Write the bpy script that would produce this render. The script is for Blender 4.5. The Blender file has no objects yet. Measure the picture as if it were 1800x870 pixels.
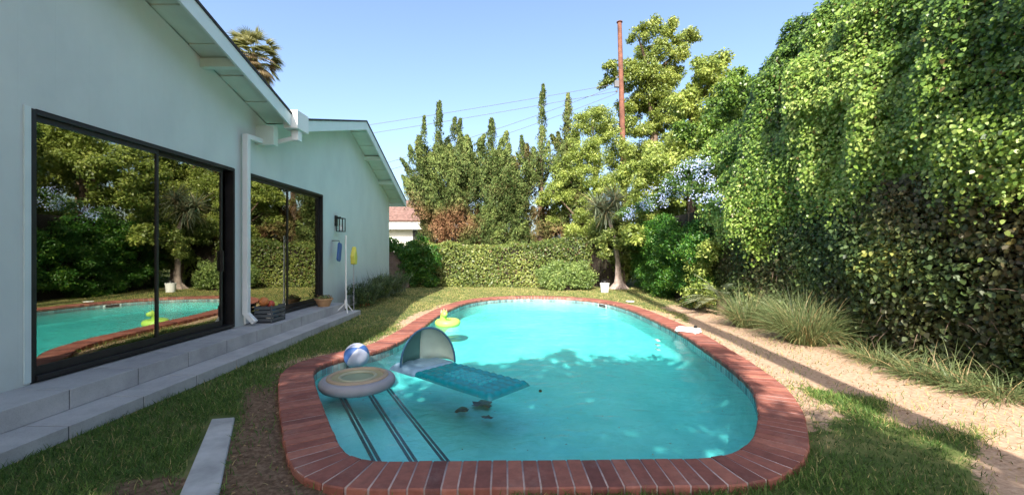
import bpy, bmesh, math, random
import numpy as np
from mathutils import Vector, Matrix

random.seed(7)
rng = np.random.default_rng(11)
C = bpy.context.scene.collection
R = math.radians

# ------------------------------------------------------------------ camera, light, exposure
F, H, CX, CY = 740.0, 1.45, 896.0, 441.0      # focal length in photo pixels, eye height, vanishing point
scene = bpy.context.scene
cd = bpy.data.cameras.new('camera'); cam = bpy.data.objects.new('camera', cd); C.objects.link(cam)
cam.location = (0, 0, H); cam.rotation_euler = (R(90), 0, 0)
cd.sensor_width = 36; cd.lens = F/1800*36
cd.shift_x = 4/1800; cd.shift_y = 6/1800
cd.clip_start = .05; cd.clip_end = 3000
scene.camera = cam

SUN = Vector((-.25, -1.27, 1.0)).normalized()
elev = math.asin(SUN.z); azim = math.atan2(SUN.x, SUN.y)
world = bpy.data.worlds.new('World'); scene.world = world; world.use_nodes = True
wn = world.node_tree.nodes; wl = world.node_tree.links
sky = wn.new('ShaderNodeTexSky'); sky.sky_type = 'NISHITA'; sky.sun_disc = False
sky.sun_elevation = elev; sky.sun_rotation = azim; sky.dust_density = 3.6; sky.ozone_density = 2.4; sky.air_density = 1.0
bg = wn['Background']; bg.inputs['Strength'].default_value = .145
wl.new(sky.outputs[0], bg.inputs[0])
ld = bpy.data.lights.new('sun', 'SUN'); ld.energy = 5.0; ld.angle = R(.55); ld.color = (1, .93, .83)
lo = bpy.data.objects.new('sun', ld); C.objects.link(lo)
lo.rotation_euler = SUN.to_track_quat('Z', 'Y').to_euler(); lo.location = (-10, -30, 30)
scene.view_settings.view_transform = 'Standard'; scene.view_settings.look = 'None'
scene.view_settings.exposure = 1.32; scene.view_settings.gamma = 1
scene.view_settings.use_curve_mapping = False
scene.cycles.use_denoising = True
scene.cycles.max_bounces = 10; scene.cycles.transparent_max_bounces = 16
scene.cycles.caustics_reflective = False; scene.cycles.caustics_refractive = False
scene.cycles.sample_clamp_indirect = 6

def at(x, y, z=0.0):
    d = F*(H-z)/(y-CY)
    return Vector(((x-CX)*d/F, d, z))
def atd(x, y, d):
    return Vector(((x-CX)*d/F, d, H+(CY-y)*d/F))

# ------------------------------------------------------------------ materials
def mat(name):
    m = bpy.data.materials.new(name); m.use_nodes = True
    nt = m.node_tree; b = nt.nodes['Principled BSDF']
    return m, nt, b
def nd(nt, t, **kw):
    n = nt.nodes.new(t)
    for k, v in kw.items():
        if hasattr(n, k) and not k.startswith('i_'): setattr(n, k, v)
    return n
def ramp(nt, stops):
    n = nt.nodes.new('ShaderNodeValToRGB'); e = n.color_ramp.elements
    e[0].position = stops[0][0]; e[0].color = (*stops[0][1], 1)
    e[1].position = stops[-1][0]; e[1].color = (*stops[-1][1], 1)
    for p, c in stops[1:-1]:
        q = e.new(p); q.color = (*c, 1)
    return n
def noise(nt, scale, detail=5, rough=.55, coord='Object', vec=None):
    n = nt.nodes.new('ShaderNodeTexNoise'); n.inputs['Scale'].default_value = scale
    n.inputs['Detail'].default_value = detail; n.inputs['Roughness'].default_value = rough
    if vec is None:
        tc = nt.nodes.new('ShaderNodeTexCoord'); vec = tc.outputs[coord]
    nt.links.new(vec, n.inputs['Vector'])
    return n
def bump(nt, b, h, strength=.3, dist=.02):
    n = nt.nodes.new('ShaderNodeBump'); n.inputs['Strength'].default_value = strength; n.inputs['Distance'].default_value = dist
    nt.links.new(h, n.inputs['Height']); nt.links.new(n.outputs[0], b.inputs['Normal'])
    return n
def noisy(name, c1, c2, scale=4, rough=.7, bs=.2, bscale=None, bd=.01, spec=.4, detail=6, metal=0):
    m, nt, b = mat(name)
    n = noise(nt, scale, detail); r = ramp(nt, [(.3, c1), (.7, c2)])
    nt.links.new(n.outputs[0], r.inputs[0]); nt.links.new(r.outputs[0], b.inputs['Base Color'])
    b.inputs['Roughness'].default_value = rough; b.inputs['Specular IOR Level'].default_value = spec
    b.inputs['Metallic'].default_value = metal
    if bs:
        n2 = noise(nt, bscale or scale*6, 6); bump(nt, b, n2.outputs[0], bs, bd)
    return m
def leafmat(name, stops, dead=(.16, .085, .035), rough=.45, trans=.35, spec=.45):
    m, nt, b = mat(name)
    a = nt.nodes.new('ShaderNodeAttribute'); a.attribute_name = 'tint'
    a2 = nt.nodes.new('ShaderNodeAttribute'); a2.attribute_name = 'dead'
    r = ramp(nt, stops); nt.links.new(a.outputs['Fac'], r.inputs[0])
    mx = nt.nodes.new('ShaderNodeMixRGB'); nt.links.new(a2.outputs['Fac'], mx.inputs[0])
    nt.links.new(r.outputs[0], mx.inputs[1]); mx.inputs[2].default_value = (*dead, 1)
    nt.links.new(mx.outputs[0], b.inputs['Base Color'])
    b.inputs['Roughness'].default_value = rough; b.inputs['Specular IOR Level'].default_value = spec
    t = nt.nodes.new('ShaderNodeBsdfTranslucent'); hs = nt.nodes.new('ShaderNodeHueSaturation')
    hs.inputs['Value'].default_value = 1.5; hs.inputs['Hue'].default_value = .485
    nt.links.new(mx.outputs[0], hs.inputs['Color']); nt.links.new(hs.outputs[0], t.inputs[0])
    ms = nt.nodes.new('ShaderNodeMixShader'); ms.inputs[0].default_value = trans
    nt.links.new(b.outputs[0], ms.inputs[1]); nt.links.new(t.outputs[0], ms.inputs[2])
    nt.links.new(ms.outputs[0], nt.nodes['Material Output'].inputs['Surface'])
    return m

M = {}
M['vine'] = leafmat('vine_leaf', [(0, (.025, .06, .014)), (.4, (.10, .19, .03)), (.75, (.22, .33, .055)), (1, (.38, .47, .13))], rough=.4, spec=.5)
M['ivy_dark'] = leafmat('dark_ivy_leaf', [(0, (.024, .046, .018)), (.5, (.075, .125, .038)), (.85, (.15, .22, .06)), (1, (.36, .38, .10))], dead=(.13, .08, .048), rough=.5)
M['hedge'] = leafmat('hedge_leaf', [(0, (.04, .075, .015)), (.5, (.15, .20, .045)), (1, (.38, .40, .11))], dead=(.17, .1, .05))
M['bush'] = leafmat('bush_leaf', [(0, (.06, .11, .03)), (.5, (.20, .29, .08)), (1, (.42, .48, .17))])
M['bamboo'] = leafmat('fine_leaf', [(0, (.02, .07, .01)), (.5, (.05, .16, .02)), (1, (.17, .28, .03))])
M['juniper'] = leafmat('juniper_spray', [(0, (.03, .055, .016)), (.5, (.095, .145, .04)), (1, (.24, .30, .085))], dead=(.22, .115, .06), rough=.7, trans=.2, spec=.2)
M['tree'] = leafmat('tree_leaf', [(0, (.07, .11, .02)), (.5, (.20, .26, .05)), (1, (.42, .45, .11))])
M['tree2'] = leafmat('light_tree_leaf', [(0, (.09, .14, .025)), (.5, (.26, .33, .07)), (1, (.48, .52, .14))])
M['plumbago'] = leafmat('plumbago_leaf', [(0, (.03, .08, .02)), (.5, (.09, .17, .04)), (1, (.2, .28, .07))])
M['petal'] = leafmat('petal', [(0, (.26, .34, .60)), (1, (.60, .65, .86))], rough=.6, spec=.2)
M['grass'] = leafmat('grass_blade', [(0, (.03, .06, .012)), (.5, (.085, .17, .035)), (1, (.24, .31, .08))], dead=(.52, .41, .18), rough=.55, spec=.25)
M['tussock'] = leafmat('tussock_blade', [(0, (.05, .085, .03)), (.5, (.14, .19, .075)), (1, (.28, .31, .13))], dead=(.38, .27, .13), rough=.5)
M['frond'] = leafmat('frond', [(0, (.07, .1, .06)), (.5, (.17, .21, .13)), (1, (.33, .37, .24))], dead=(.3, .22, .11), rough=.4)
M['palm'] = leafmat('palm_frond', [(0, (.06, .08, .03)), (.5, (.16, .17, .06)), (1, (.36, .36, .17))], dead=(.25, .18, .10))
M['litter'] = leafmat('dry_leaf', [(0, (.10, .055, .03)), (.5, (.25, .15, .07)), (1, (.42, .3, .13))])
M['bark'] = noisy('bark', (.09, .06, .045), (.2, .14, .1), 9, .9, .6, 30)
M['palebark'] = noisy('pale_bark', (.20, .15, .125), (.42, .34, .30), 7, .9, .5, 25)
M['core'] = noisy('twigs', (.014, .011, .008), (.035, .026, .018), 12, 1, .5, 40)
M['white'] = noisy('white_paint', (.66, .70, .70), (.74, .77, .77), 3, .5, .05)
M['fascia'] = noisy('fascia_paint', (.55, .66, .66), (.62, .72, .72), 3, .55, .08)
M['soffit'] = noisy('soffit_paint', (.52, .62, .56), (.60, .69, .63), 5, .6, .1)
M['shingle'] = noisy('shingle', (.02, .02, .024), (.06, .06, .065), 30, .95, .6, 80)
M['black'] = noisy('black_metal', (.012, .012, .013), (.022, .02, .02), 6, .45, .05)
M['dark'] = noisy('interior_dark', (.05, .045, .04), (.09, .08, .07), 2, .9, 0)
M['plastic_w'] = noisy('white_plastic', (.72, .73, .72), (.8, .8, .79), 5, .4, .05)
M['pole'] = noisy('pole_wood', (.08, .034, .024), (.20, .085, .055), 4, .9, .5, 18)
M['cable'] = noisy('cable', (.09, .09, .1), (.12, .12, .13), 4, .7, 0)
M['terracotta'] = noisy('terracotta', (.4, .22, .11), (.55, .33, .17), 9, .8, .2)
M['rooftile'] = noisy('roof_tile', (.10, .06, .05), (.22, .13, .11), 6, .9, .6, 22)
M['housewall'] = noisy('neighbour_wall', (.6, .58, .55), (.72, .7, .66), 5, .8, .2)
M['block'] = noisy('block_wall', (.13, .09, .07), (.24, .17, .13), 6, .9, .5, 25)

def siding():
    m, nt, b = mat('mint_siding')
    tc = nd(nt, 'ShaderNodeTexCoord'); sp = nd(nt, 'ShaderNodeSeparateXYZ'); nt.links.new(tc.outputs['Object'], sp.inputs[0])
    # vertical board joints every 0.3 m
    mm = nd(nt, 'ShaderNodeMath'); mm.operation = 'PINGPONG'; mm.inputs[1].default_value = .15; nt.links.new(sp.outputs['Y'], mm.inputs[0])
    g = nd(nt, 'ShaderNodeMapRange'); g.inputs['From Min'].default_value = 0; g.inputs['From Max'].default_value = .006
    nt.links.new(mm.outputs[0], g.inputs['Value'])
    mp = nd(nt, 'ShaderNodeMapping'); mp.inputs['Scale'].default_value = (.8, .8, .5); nt.links.new(tc.outputs['Object'], mp.inputs[0])
    n = noise(nt, 2.2, 7, .6, vec=mp.outputs[0])
    r = ramp(nt, [(.25, (.51, .585, .58)), (.5, (.56, .635, .625)), (.8, (.61, .685, .665))]); nt.links.new(n.outputs[0], r.inputs[0])
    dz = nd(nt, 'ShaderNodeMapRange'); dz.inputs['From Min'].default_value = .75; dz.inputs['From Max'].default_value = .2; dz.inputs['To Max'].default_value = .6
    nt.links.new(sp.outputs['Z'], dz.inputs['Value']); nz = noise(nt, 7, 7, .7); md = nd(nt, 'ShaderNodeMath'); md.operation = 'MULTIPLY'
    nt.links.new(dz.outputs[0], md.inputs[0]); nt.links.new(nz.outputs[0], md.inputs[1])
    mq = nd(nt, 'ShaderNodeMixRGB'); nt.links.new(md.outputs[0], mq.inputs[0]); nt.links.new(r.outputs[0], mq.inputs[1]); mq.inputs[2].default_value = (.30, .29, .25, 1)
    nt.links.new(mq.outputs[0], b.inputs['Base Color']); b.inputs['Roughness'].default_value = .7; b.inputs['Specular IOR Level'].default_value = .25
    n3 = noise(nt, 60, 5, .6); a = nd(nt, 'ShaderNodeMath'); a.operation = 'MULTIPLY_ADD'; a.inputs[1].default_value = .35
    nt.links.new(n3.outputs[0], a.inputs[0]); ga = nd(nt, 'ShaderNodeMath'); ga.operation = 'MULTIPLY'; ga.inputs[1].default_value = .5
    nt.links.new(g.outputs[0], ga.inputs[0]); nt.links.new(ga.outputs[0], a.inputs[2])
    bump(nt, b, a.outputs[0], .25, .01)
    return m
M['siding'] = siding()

def stone():
    m, nt, b = mat('step_stone')
    n = noise(nt, 2.3, 10, .72); r = ramp(nt, [(.3, (.30, .30, .305)), (.55, (.42, .42, .42)), (.8, (.53, .52, .51))]); nt.links.new(n.outputs[0], r.inputs[0])
    v = nd(nt, 'ShaderNodeTexVoronoi'); v.inputs['Scale'].default_value = 90
    tc = nd(nt, 'ShaderNodeTexCoord'); nt.links.new(tc.outputs['Object'], v.inputs['Vector'])
    mx = nd(nt, 'ShaderNodeMixRGB'); mx.blend_type = 'MULTIPLY'; mx.inputs[0].default_value = .35
    rr = ramp(nt, [(0, (.55, .55, .55)), (.5, (1, 1, 1))]); nt.links.new(v.outputs['Distance'], rr.inputs[0])
    nt.links.new(r.outputs[0], mx.inputs[1]); nt.links.new(rr.outputs[0], mx.inputs[2])
    nt.links.new(mx.outputs[0], b.inputs['Base Color']); b.inputs['Roughness'].default_value = .8
    n2 = noise(nt, 45, 6); bump(nt, b, n2.outputs[0], .3, .006)
    return m
M['stone'] = stone()

def brick():
    m, nt, b = mat('coping_brick')
    a = nd(nt, 'ShaderNodeAttribute'); a.attribute_name = 'tint'
    r = ramp(nt, [(0, (.14, .044, .034)), (.5, (.24, .078, .054)), (1, (.36, .135, .09))]); nt.links.new(a.outputs['Fac'], r.inputs[0])
    n = noise(nt, 14, 7, .65); mx = nd(nt, 'ShaderNodeMixRGB'); mx.blend_type = 'OVERLAY'; mx.inputs[0].default_value = .6
    nt.links.new(r.outputs[0], mx.inputs[1]); nt.links.new(n.outputs[0], mx.inputs[2])
    nl = noise(nt, 3.1, 9, .75); rl = ramp(nt, [(.52, (0, 0, 0)), (.72, (.3, .3, .3))]); nt.links.new(nl.outputs[0], rl.inputs[0])
    ml = nd(nt, 'ShaderNodeMixRGB'); nt.links.new(rl.outputs[0], ml.inputs[0]); nt.links.new(mx.outputs[0], ml.inputs[1]); ml.inputs[2].default_value = (.42, .29, .25, 1)
    nt.links.new(ml.outputs[0], b.inputs['Base Color']); b.inputs['Roughness'].default_value = .75
    n2 = noise(nt, 70, 6); bump(nt, b, n2.outputs[0], .35, .005)
    return m
M['brick'] = brick()
M['mortar'] = noisy('mortar', (.31, .24, .23), (.43, .35, .33), 20, .9, .4, 60)
def tile():
    m, nt, b = mat('pool_tile')
    a = nd(nt, 'ShaderNodeAttribute'); a.attribute_name = 'tint'
    r = ramp(nt, [(0, (.09, .14, .16)), (.5, (.20, .26, .27)), (1, (.40, .44, .42))]); nt.links.new(a.outputs['Fac'], r.inputs[0])
    nt.links.new(r.outputs[0], b.inputs['Base Color']); b.inputs['Roughness'].default_value = .25
    return m
M['tile'] = tile()
M['tiledark'] = noisy('dark_step_tile', (.01, .02, .03), (.03, .05, .06), 25, .4, .1)
def plaster():
    m, nt, b = mat('pool_plaster')
    n = noise(nt, .9, 3, .5); n2 = noise(nt, 5.5, 8, .7); n2.inputs['Distortion'].default_value = 1.2
    r1 = ramp(nt, [(.3, (.19, .60, .58)), (.7, (.34, .73, .69))]); nt.links.new(n.outputs[0], r1.inputs[0])
    r2 = ramp(nt, [(.35, (.80, .90, .88)), (.6, (1, 1, 1))]); nt.links.new(n2.outputs[0], r2.inputs[0])
    mx = nd(nt, 'ShaderNodeMixRGB'); mx.blend_type = 'MULTIPLY'; mx.inputs[0].default_value = 1
    nt.links.new(r1.outputs[0], mx.inputs[1]); nt.links.new(r2.outputs[0], mx.inputs[2]); nt.links.new(mx.outputs[0], b.inputs['Base Color'])
    b.inputs['Roughness'].default_value = .8; bump(nt, b, n2.outputs[0], .25, .02)
    return m
M['plaster'] = plaster()

def ground():
    m, nt, b = mat('garden_ground')
    s = nd(nt, 'ShaderNodeAttribute'); s.attribute_name = 'sand'
    u = nd(nt, 'ShaderNodeAttribute'); u.attribute_name = 'mulch'
    n1 = noise(nt, 3, 8, .6); n2 = noise(nt, 26, 8, .7); n3 = noise(nt, 9, 6, .6)
    lawn = ramp(nt, [(.3, (.05, .08, .024)), (.5, (.10, .125, .04)), (.75, (.27, .23, .10))]); nt.links.new(n1.outputs[0], lawn.inputs[0])
    sand = ramp(nt, [(.3, (.25, .16, .105)), (.5, (.40, .275, .19)), (.7, (.52, .385, .28))]); nt.links.new(n2.outputs[0], sand.inputs[0])
    mul = ramp(nt, [(.3, (.06, .035, .022)), (.5, (.15, .095, .06)), (.7, (.28, .19, .125))]); nt.links.new(n2.outputs[0], mul.inputs[0])
    def edge(att):
        ad = nd(nt, 'ShaderNodeMath'); ad.operation = 'ADD'; nt.links.new(att.outputs['Fac'], ad.inputs[0])
        sb = nd(nt, 'ShaderNodeMapRange'); sb.inputs['To Min'].default_value = -.35; sb.inputs['To Max'].default_value = .35
        sb.inputs['From Min'].default_value = .3; sb.inputs['From Max'].default_value = .7
        nt.links.new(n3.outputs[0], sb.inputs['Value']); nt.links.new(sb.outputs[0], ad.inputs[1])
        q = nd(nt, 'ShaderNodeMapRange'); q.inputs['From Min'].default_value = .4; q.inputs['From Max'].default_value = .6
        nt.links.new(ad.outputs[0], q.inputs['Value']); return q
    m1 = nd(nt, 'ShaderNodeMixRGB'); nt.links.new(edge(s).outputs[0], m1.inputs[0]); nt.links.new(lawn.outputs[0], m1.inputs[1]); nt.links.new(sand.outputs[0], m1.inputs[2])
    m2 = nd(nt, 'ShaderNodeMixRGB'); nt.links.new(edge(u).outputs[0], m2.inputs[0]); nt.links.new(m1.outputs[0], m2.inputs[1]); nt.links.new(mul.outputs[0], m2.inputs[2])
    nt.links.new(m2.outputs[0], b.inputs['Base Color']); b.inputs['Roughness'].default_value = .95; b.inputs['Specular IOR Level'].default_value = .1
    bump(nt, b, n2.outputs[0], .45, .015)
    return m
M['ground'] = ground()

def glass():
    m, nt, b = mat('window_glass')
    nt.nodes.remove(b); out = nt.nodes['Material Output']
    g = nd(nt, 'ShaderNodeBsdfGlossy'); g.inputs['Roughness'].default_value = .0; g.inputs['Color'].default_value = (.90, .90, .78, 1)
    t = nd(nt, 'ShaderNodeBsdfTransparent'); t.inputs[0].default_value = (.55, .56, .52, 1)
    f = nd(nt, 'ShaderNodeFresnel'); f.inputs[0].default_value = 1.5
    mr = nd(nt, 'ShaderNodeMapRange'); mr.inputs['To Min'].default_value = .30; mr.inputs['To Max'].default_value = 1
    nt.links.new(f.outputs[0], mr.inputs['Value'])
    tc = nd(nt, 'ShaderNodeTexCoord'); n = noise(nt, .9, 2, .5, vec=tc.outputs['Object'])
    bp = nd(nt, 'ShaderNodeBump'); bp.inputs['Strength'].default_value = .05; bp.inputs['Distance'].default_value = .03
    nt.links.new(n.outputs[0], bp.inputs['Height']); nt.links.new(bp.outputs[0], g.inputs['Normal'])
    ge = nd(nt, 'ShaderNodeNewGeometry'); bf = nd(nt, 'ShaderNodeMath'); bf.operation = 'SUBTRACT'; bf.inputs[0].default_value = 1; nt.links.new(ge.outputs['Backfacing'], bf.inputs[1])
    mu = nd(nt, 'ShaderNodeMath'); mu.operation = 'MULTIPLY'; nt.links.new(bf.outputs[0], mu.inputs[0]); nt.links.new(mr.outputs[0], mu.inputs[1])
    x = nd(nt, 'ShaderNodeMixShader'); nt.links.new(mu.outputs[0], x.inputs[0]); nt.links.new(t.outputs[0], x.inputs[1]); nt.links.new(g.outputs[0], x.inputs[2])
    nt.links.new(x.outputs[0], out.inputs['Surface'])
    return m
M['glass'] = glass()

def water():
    m, nt, b = mat('pool_water')
    nt.nodes.remove(b); out = nt.nodes['Material Output']
    tc = nd(nt, 'ShaderNodeTexCoord')
    mp = nd(nt, 'ShaderNodeMapping'); mp.inputs['Scale'].default_value = (1, 1.5, 1); nt.links.new(tc.outputs['Object'], mp.inputs[0])
    n = noise(nt, 3.2, 5, .55, vec=mp.outputs[0]); n.inputs['Distortion'].default_value = .8
    bp = nd(nt, 'ShaderNodeBump'); bp.inputs['Strength'].default_value = .6; bp.inputs['Distance'].default_value = .03
    nt.links.new(n.outputs[0], bp.inputs['Height'])
    g = nd(nt, 'ShaderNodeBsdfGlossy'); g.inputs['Roughness'].default_value = .03; nt.links.new(bp.outputs[0], g.inputs['Normal'])
    f = nd(nt, 'ShaderNodeFresnel'); f.inputs[0].default_value = 1.33; nt.links.new(bp.outputs[0], f.inputs['Normal'])
    t = nd(nt, 'ShaderNodeBsdfTransparent'); t.inputs[0].default_value = (.97, 1, 1, 1)
    ge = nd(nt, 'ShaderNodeNewGeometry'); mu = nd(nt, 'ShaderNodeMixRGB'); nt.links.new(ge.outputs['Backfacing'], mu.inputs[0]); nt.links.new(f.outputs[0], mu.inputs[1]); mu.inputs[2].default_value = (.03, .03, .03, 1)
    x = nd(nt, 'ShaderNodeMixShader'); nt.links.new(mu.outputs[0], x.inputs[0]); nt.links.new(t.outputs[0], x.inputs[1]); nt.links.new(g.outputs[0], x.inputs[2])
    nt.links.new(x.outputs[0], out.inputs['Surface'])
    v = nd(nt, 'ShaderNodeVolumeAbsorption'); v.inputs['Color'].default_value = (.0, .90, .91, 1); v.inputs['Density'].default_value = .42
    nt.links.new(v.outputs[0], out.inputs['Volume'])
    return m
M['water'] = water()

def plain(name, c, rough=.5, spec=.4, k=.85, scale=6):
    return noisy(name, tuple(v*k for v in c), c, scale, rough, .08, spec=spec)
M['blue'] = plain('blue_vinyl', (.05, .13, .36), .45); M['ballwhite'] = plain('white_vinyl', (.46, .50, .62), .45)
M['lime'] = plain('lime_vinyl', (.42, .68, .12), .45); M['teal'] = plain('teal_vinyl', (.0, .25, .29), .25)
M['aqua'] = plain('aqua_mesh', (.02, .34, .38), .3); M['pale'] = plain('pale_canopy', (.62, .74, .64), .6); M['shadegreen'] = plain('green_mesh', (.10, .24, .22), .6)
M['paleblue'] = plain('pale_blue_vinyl', (.25, .40, .52), .4); M['navy'] = plain('navy_trim', (.05, .14, .24), .5); M['tan'] = plain('tan_fabric', (.33, .30, .16), .7)
M['pink'] = plain('pink_ring', (.36, .28, .19), .6); M['greycloth'] = plain('grey_ring', (.27, .27, .30), .5)
M['olive'] = plain('olive_centre', (.24, .29, .19), .7); M['yellow'] = plain('yellow_plastic', (.6, .58, .1), .45)
M['red'] = plain('red_plastic', (.5, .09, .05), .5); M['orange'] = plain('orange_plastic', (.6, .2, .06), .5)
M['boxblue'] = plain('blue_plastic', (.03, .1, .2), .5); M['slate'] = plain('slate_box', (.09, .1, .11), .6)
M['cream'] = plain('cream_strip', (.36, .36, .25), .6)
M['concrete'] = noisy('slab_concrete', (.27, .27, .265), (.55, .545, .53), 3.5, .9, .4, 50)

# ------------------------------------------------------------------ builders
def tag(o, label=None, cat=None, group=None, kind=None):
    if label: o['label'] = label
    if cat: o['category'] = cat
    if group: o['group'] = group
    if kind: o['kind'] = kind
    return o
def empty(name, loc=(0, 0, 0), label=None, cat=None, group=None):
    o = bpy.data.objects.new(name, None); C.objects.link(o); o.location = loc; o.empty_display_size = .2
    return tag(o, label, cat, group)
def link(name, me, parent=None, m=None):
    o = bpy.data.objects.new(name, me); C.objects.link(o)
    if m: me.materials.append(m)
    if parent:
        o.parent = parent
        o.matrix_parent_inverse = Matrix.Translation(-world_loc(parent))
    return o
def world_loc(o):
    v = Vector(o.location)
    if o.parent: v = v   # parts keep world coordinates in their mesh and sit at the origin
    return v if o.parent is None else Vector((0, 0, 0))
def attrs(me, tint=None, dead=None, **more):
    n = len(me.polygons)
    for k, a in dict(tint=tint, dead=dead, **more).items():
        if a is None: continue
        at_ = me.attributes.new(k, 'FLOAT', 'FACE'); at_.data.foreach_set('value', np.broadcast_to(np.asarray(a, dtype=np.float32), (n,)).copy())
def npmesh(name, V, Fq, parent=None, m=None, tint=None, dead=None, smooth=False):
    V = np.asarray(V, dtype=np.float32); Fq = np.asarray(Fq, dtype=np.int32)
    me = bpy.data.meshes.new(name); k = Fq.shape[1]
    me.vertices.add(len(V)); me.vertices.foreach_set('co', V.ravel())
    me.loops.add(Fq.size); me.loops.foreach_set('vertex_index', Fq.ravel())
    me.polygons.add(len(Fq)); me.polygons.foreach_set('loop_start', np.arange(0, Fq.size, k, dtype=np.int32))
    me.polygons.foreach_set('loop_total', np.full(len(Fq), k, dtype=np.int32))
    if smooth: me.polygons.foreach_set('use_smooth', np.ones(len(Fq), dtype=bool))
    me.update(); me.validate()
    attrs(me, tint, dead)
    return link(name, me, parent, m)
class MB:
    def __init__(s): s.v = []; s.f = []; s.t = []
    def add(s, vs, fs, t=.5):
        o = len(s.v); s.v += [tuple(v) for v in vs]; s.f += [tuple(i+o for i in f) for f in fs]; s.t += [t]*len(fs); return s
    def box(s, x0, x1, y0, y1, z0, z1, t=.5):
        vs = [(x0,y0,z0),(x1,y0,z0),(x1,y1,z0),(x0,y1,z0),(x0,y0,z1),(x1,y0,z1),(x1,y1,z1),(x0,y1,z1)]
        return s.add(vs, [(0,3,2,1),(4,5,6,7),(0,1,5,4),(1,2,6,5),(2,3,7,6),(3,0,4,7)], t)
    def obox(s, c, u, hu, hv, z0, z1, t=.5):
        u = Vector((u[0], u[1], 0)).normalized(); v = Vector((-u.y, u.x, 0)); c = Vector((c[0], c[1], 0))
        q = [c-u*hu-v*hv, c+u*hu-v*hv, c+u*hu+v*hv, c-u*hu+v*hv]
        vs = [(p.x, p.y, z0) for p in q]+[(p.x, p.y, z1) for p in q]
        return s.add(vs, [(0,3,2,1),(4,5,6,7),(0,1,5,4),(1,2,6,5),(2,3,7,6),(3,0,4,7)], t)
    def prism(s, poly, x0, x1, t=.5):   # poly in (y, z), extruded in x
        n = len(poly); vs = [(x0, y, z) for y, z in poly]+[(x1, y, z) for y, z in poly]
        fs = [tuple(range(n))[::-1], tuple(range(n, 2*n))]+[(i, (i+1) % n, n+(i+1) % n, n+i) for i in range(n)]
        return s.add(vs, fs, t)
    def tube(s, pts, rad, sides=8, t=.5, cap=True):
        pts = [Vector(p) for p in pts]
        if not hasattr(rad, '__len__'): rad = [rad]*len(pts)
        vs = []; up = Vector((0, 0, 1)); prev = None
        for i, p in enumerate(pts):
            d = (pts[min(i+1, len(pts)-1)]-pts[max(i-1, 0)]).normalized()
            a = prev if prev else (Vector((1, 0, 0)) if abs(d.z) > .8 else up)
            e1 = (a-d*a.dot(d)).normalized(); e2 = d.cross(e1); prev = e1
            for k in range(sides):
                an = 2*math.pi*k/sides; vs.append(p+(e1*math.cos(an)+e2*math.sin(an))*rad[i])
        n = len(pts); fs = []
        for i in range(n-1):
            for k in range(sides):
                k2 = (k+1) % sides; fs.append((i*sides+k, i*sides+k2, (i+1)*sides+k2, (i+1)*sides+k))
        if cap: fs += [tuple(range(sides))[::-1], tuple(range((n-1)*sides, n*sides))]
        return s.add(vs, fs, t)
    def lathe(s, prof, c=(0, 0, 0), seg=32, t=.5, ax=None):
        vs = []; n = len(prof)
        for k in range(seg):
            a = 2*math.pi*k/seg
            for r, z in prof: vs.append((c[0]+r*math.cos(a), c[1]+r*math.sin(a), c[2]+z))
        fs = []
        for k in range(seg):
            k2 = (k+1) % seg
            for i in range(n-1): fs.append((k*n+i, k2*n+i, k2*n+i+1, k*n+i+1))
        return s.add(vs, fs, t)
    def build(s, name, m, parent=None, smooth=False, bevel=0, angle=40):
        me = bpy.data.meshes.new(name); me.from_pydata(s.v, [], s.f)
        attrs(me, s.t)
        bm = bmesh.new(); bm.from_mesh(me); bmesh.ops.remove_doubles(bm, verts=bm.verts, dist=1e-5)
        bmesh.ops.recalc_face_normals(bm, faces=bm.faces); bm.to_mesh(me); bm.free()
        o = link(name, me, parent, m)
        if smooth:
            for p in me.polygons: p.use_smooth = True
            try: me.set_sharp_from_angle(angle=R(angle))
            except Exception: pass
        if bevel:
            b = o.modifiers.new('bevel', 'BEVEL'); b.width = bevel; b.segments = 2; b.limit_method = 'ANGLE'
        return o

def fbm(P, scale, seed=0, octs=3):
    r = np.random.default_rng(seed); out = np.zeros(len(P)); amp = 1; tot = 0
    for o in range(octs):
        for i in range(5):
            k = r.normal(size=3); k /= np.linalg.norm(k); k *= scale*(2**o)*r.uniform(.6, 1.4)
            out += amp*np.sin(P@k+r.uniform(0, 6.28))
        tot += amp*2.2; amp *= .55
    return out/tot
def unit(v): return v/np.maximum(np.linalg.norm(v, axis=1, keepdims=True), 1e-9)

def leafgeo(P, N, size, aspect=.6, droop=.5, spread=.7, T=None, tspread=.6, ovate=False):
    """one folded quad per leaf; N the way the leaf faces, T the way it points"""
    n = len(P); size = np.broadcast_to(np.asarray(size, float), (n,))*rng.uniform(.65, 1.25, n)
    N = unit(N+rng.normal(size=(n, 3))*spread)
    if T is None: T = np.tile([0, 0, -droop], (n, 1))+rng.normal(size=(n, 3))*tspread
    else: T = T+rng.normal(size=(n, 3))*tspread
    T = unit(T-N*np.sum(T*N, 1, keepdims=True)); B = np.cross(N, T)
    s = size[:, None]; w = s*aspect*.5
    if ovate:
        V = np.empty((n, 6, 3)); V[:, 0] = P; V[:, 3] = P+T*s-N*s*.1
        for a, b, k, h in ((1, 5, .28, .10), (2, 4, .66, .06)):
            ww = w*(1.0 if k < .5 else .78); V[:, a] = P+T*s*k+B*ww+N*s*h; V[:, b] = P+T*s*k-B*ww+N*s*h
        return V.reshape(-1, 3), np.arange(6*n).reshape(n, 6)
    V = np.empty((n, 4, 3)); V[:, 0] = P; V[:, 1] = P+T*s*.45+B*w+N*s*.08; V[:, 2] = P+T*s; V[:, 3] = P+T*s*.45-B*w+N*s*.08
    return V.reshape(-1, 3), np.arange(4*n).reshape(n, 4)

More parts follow.
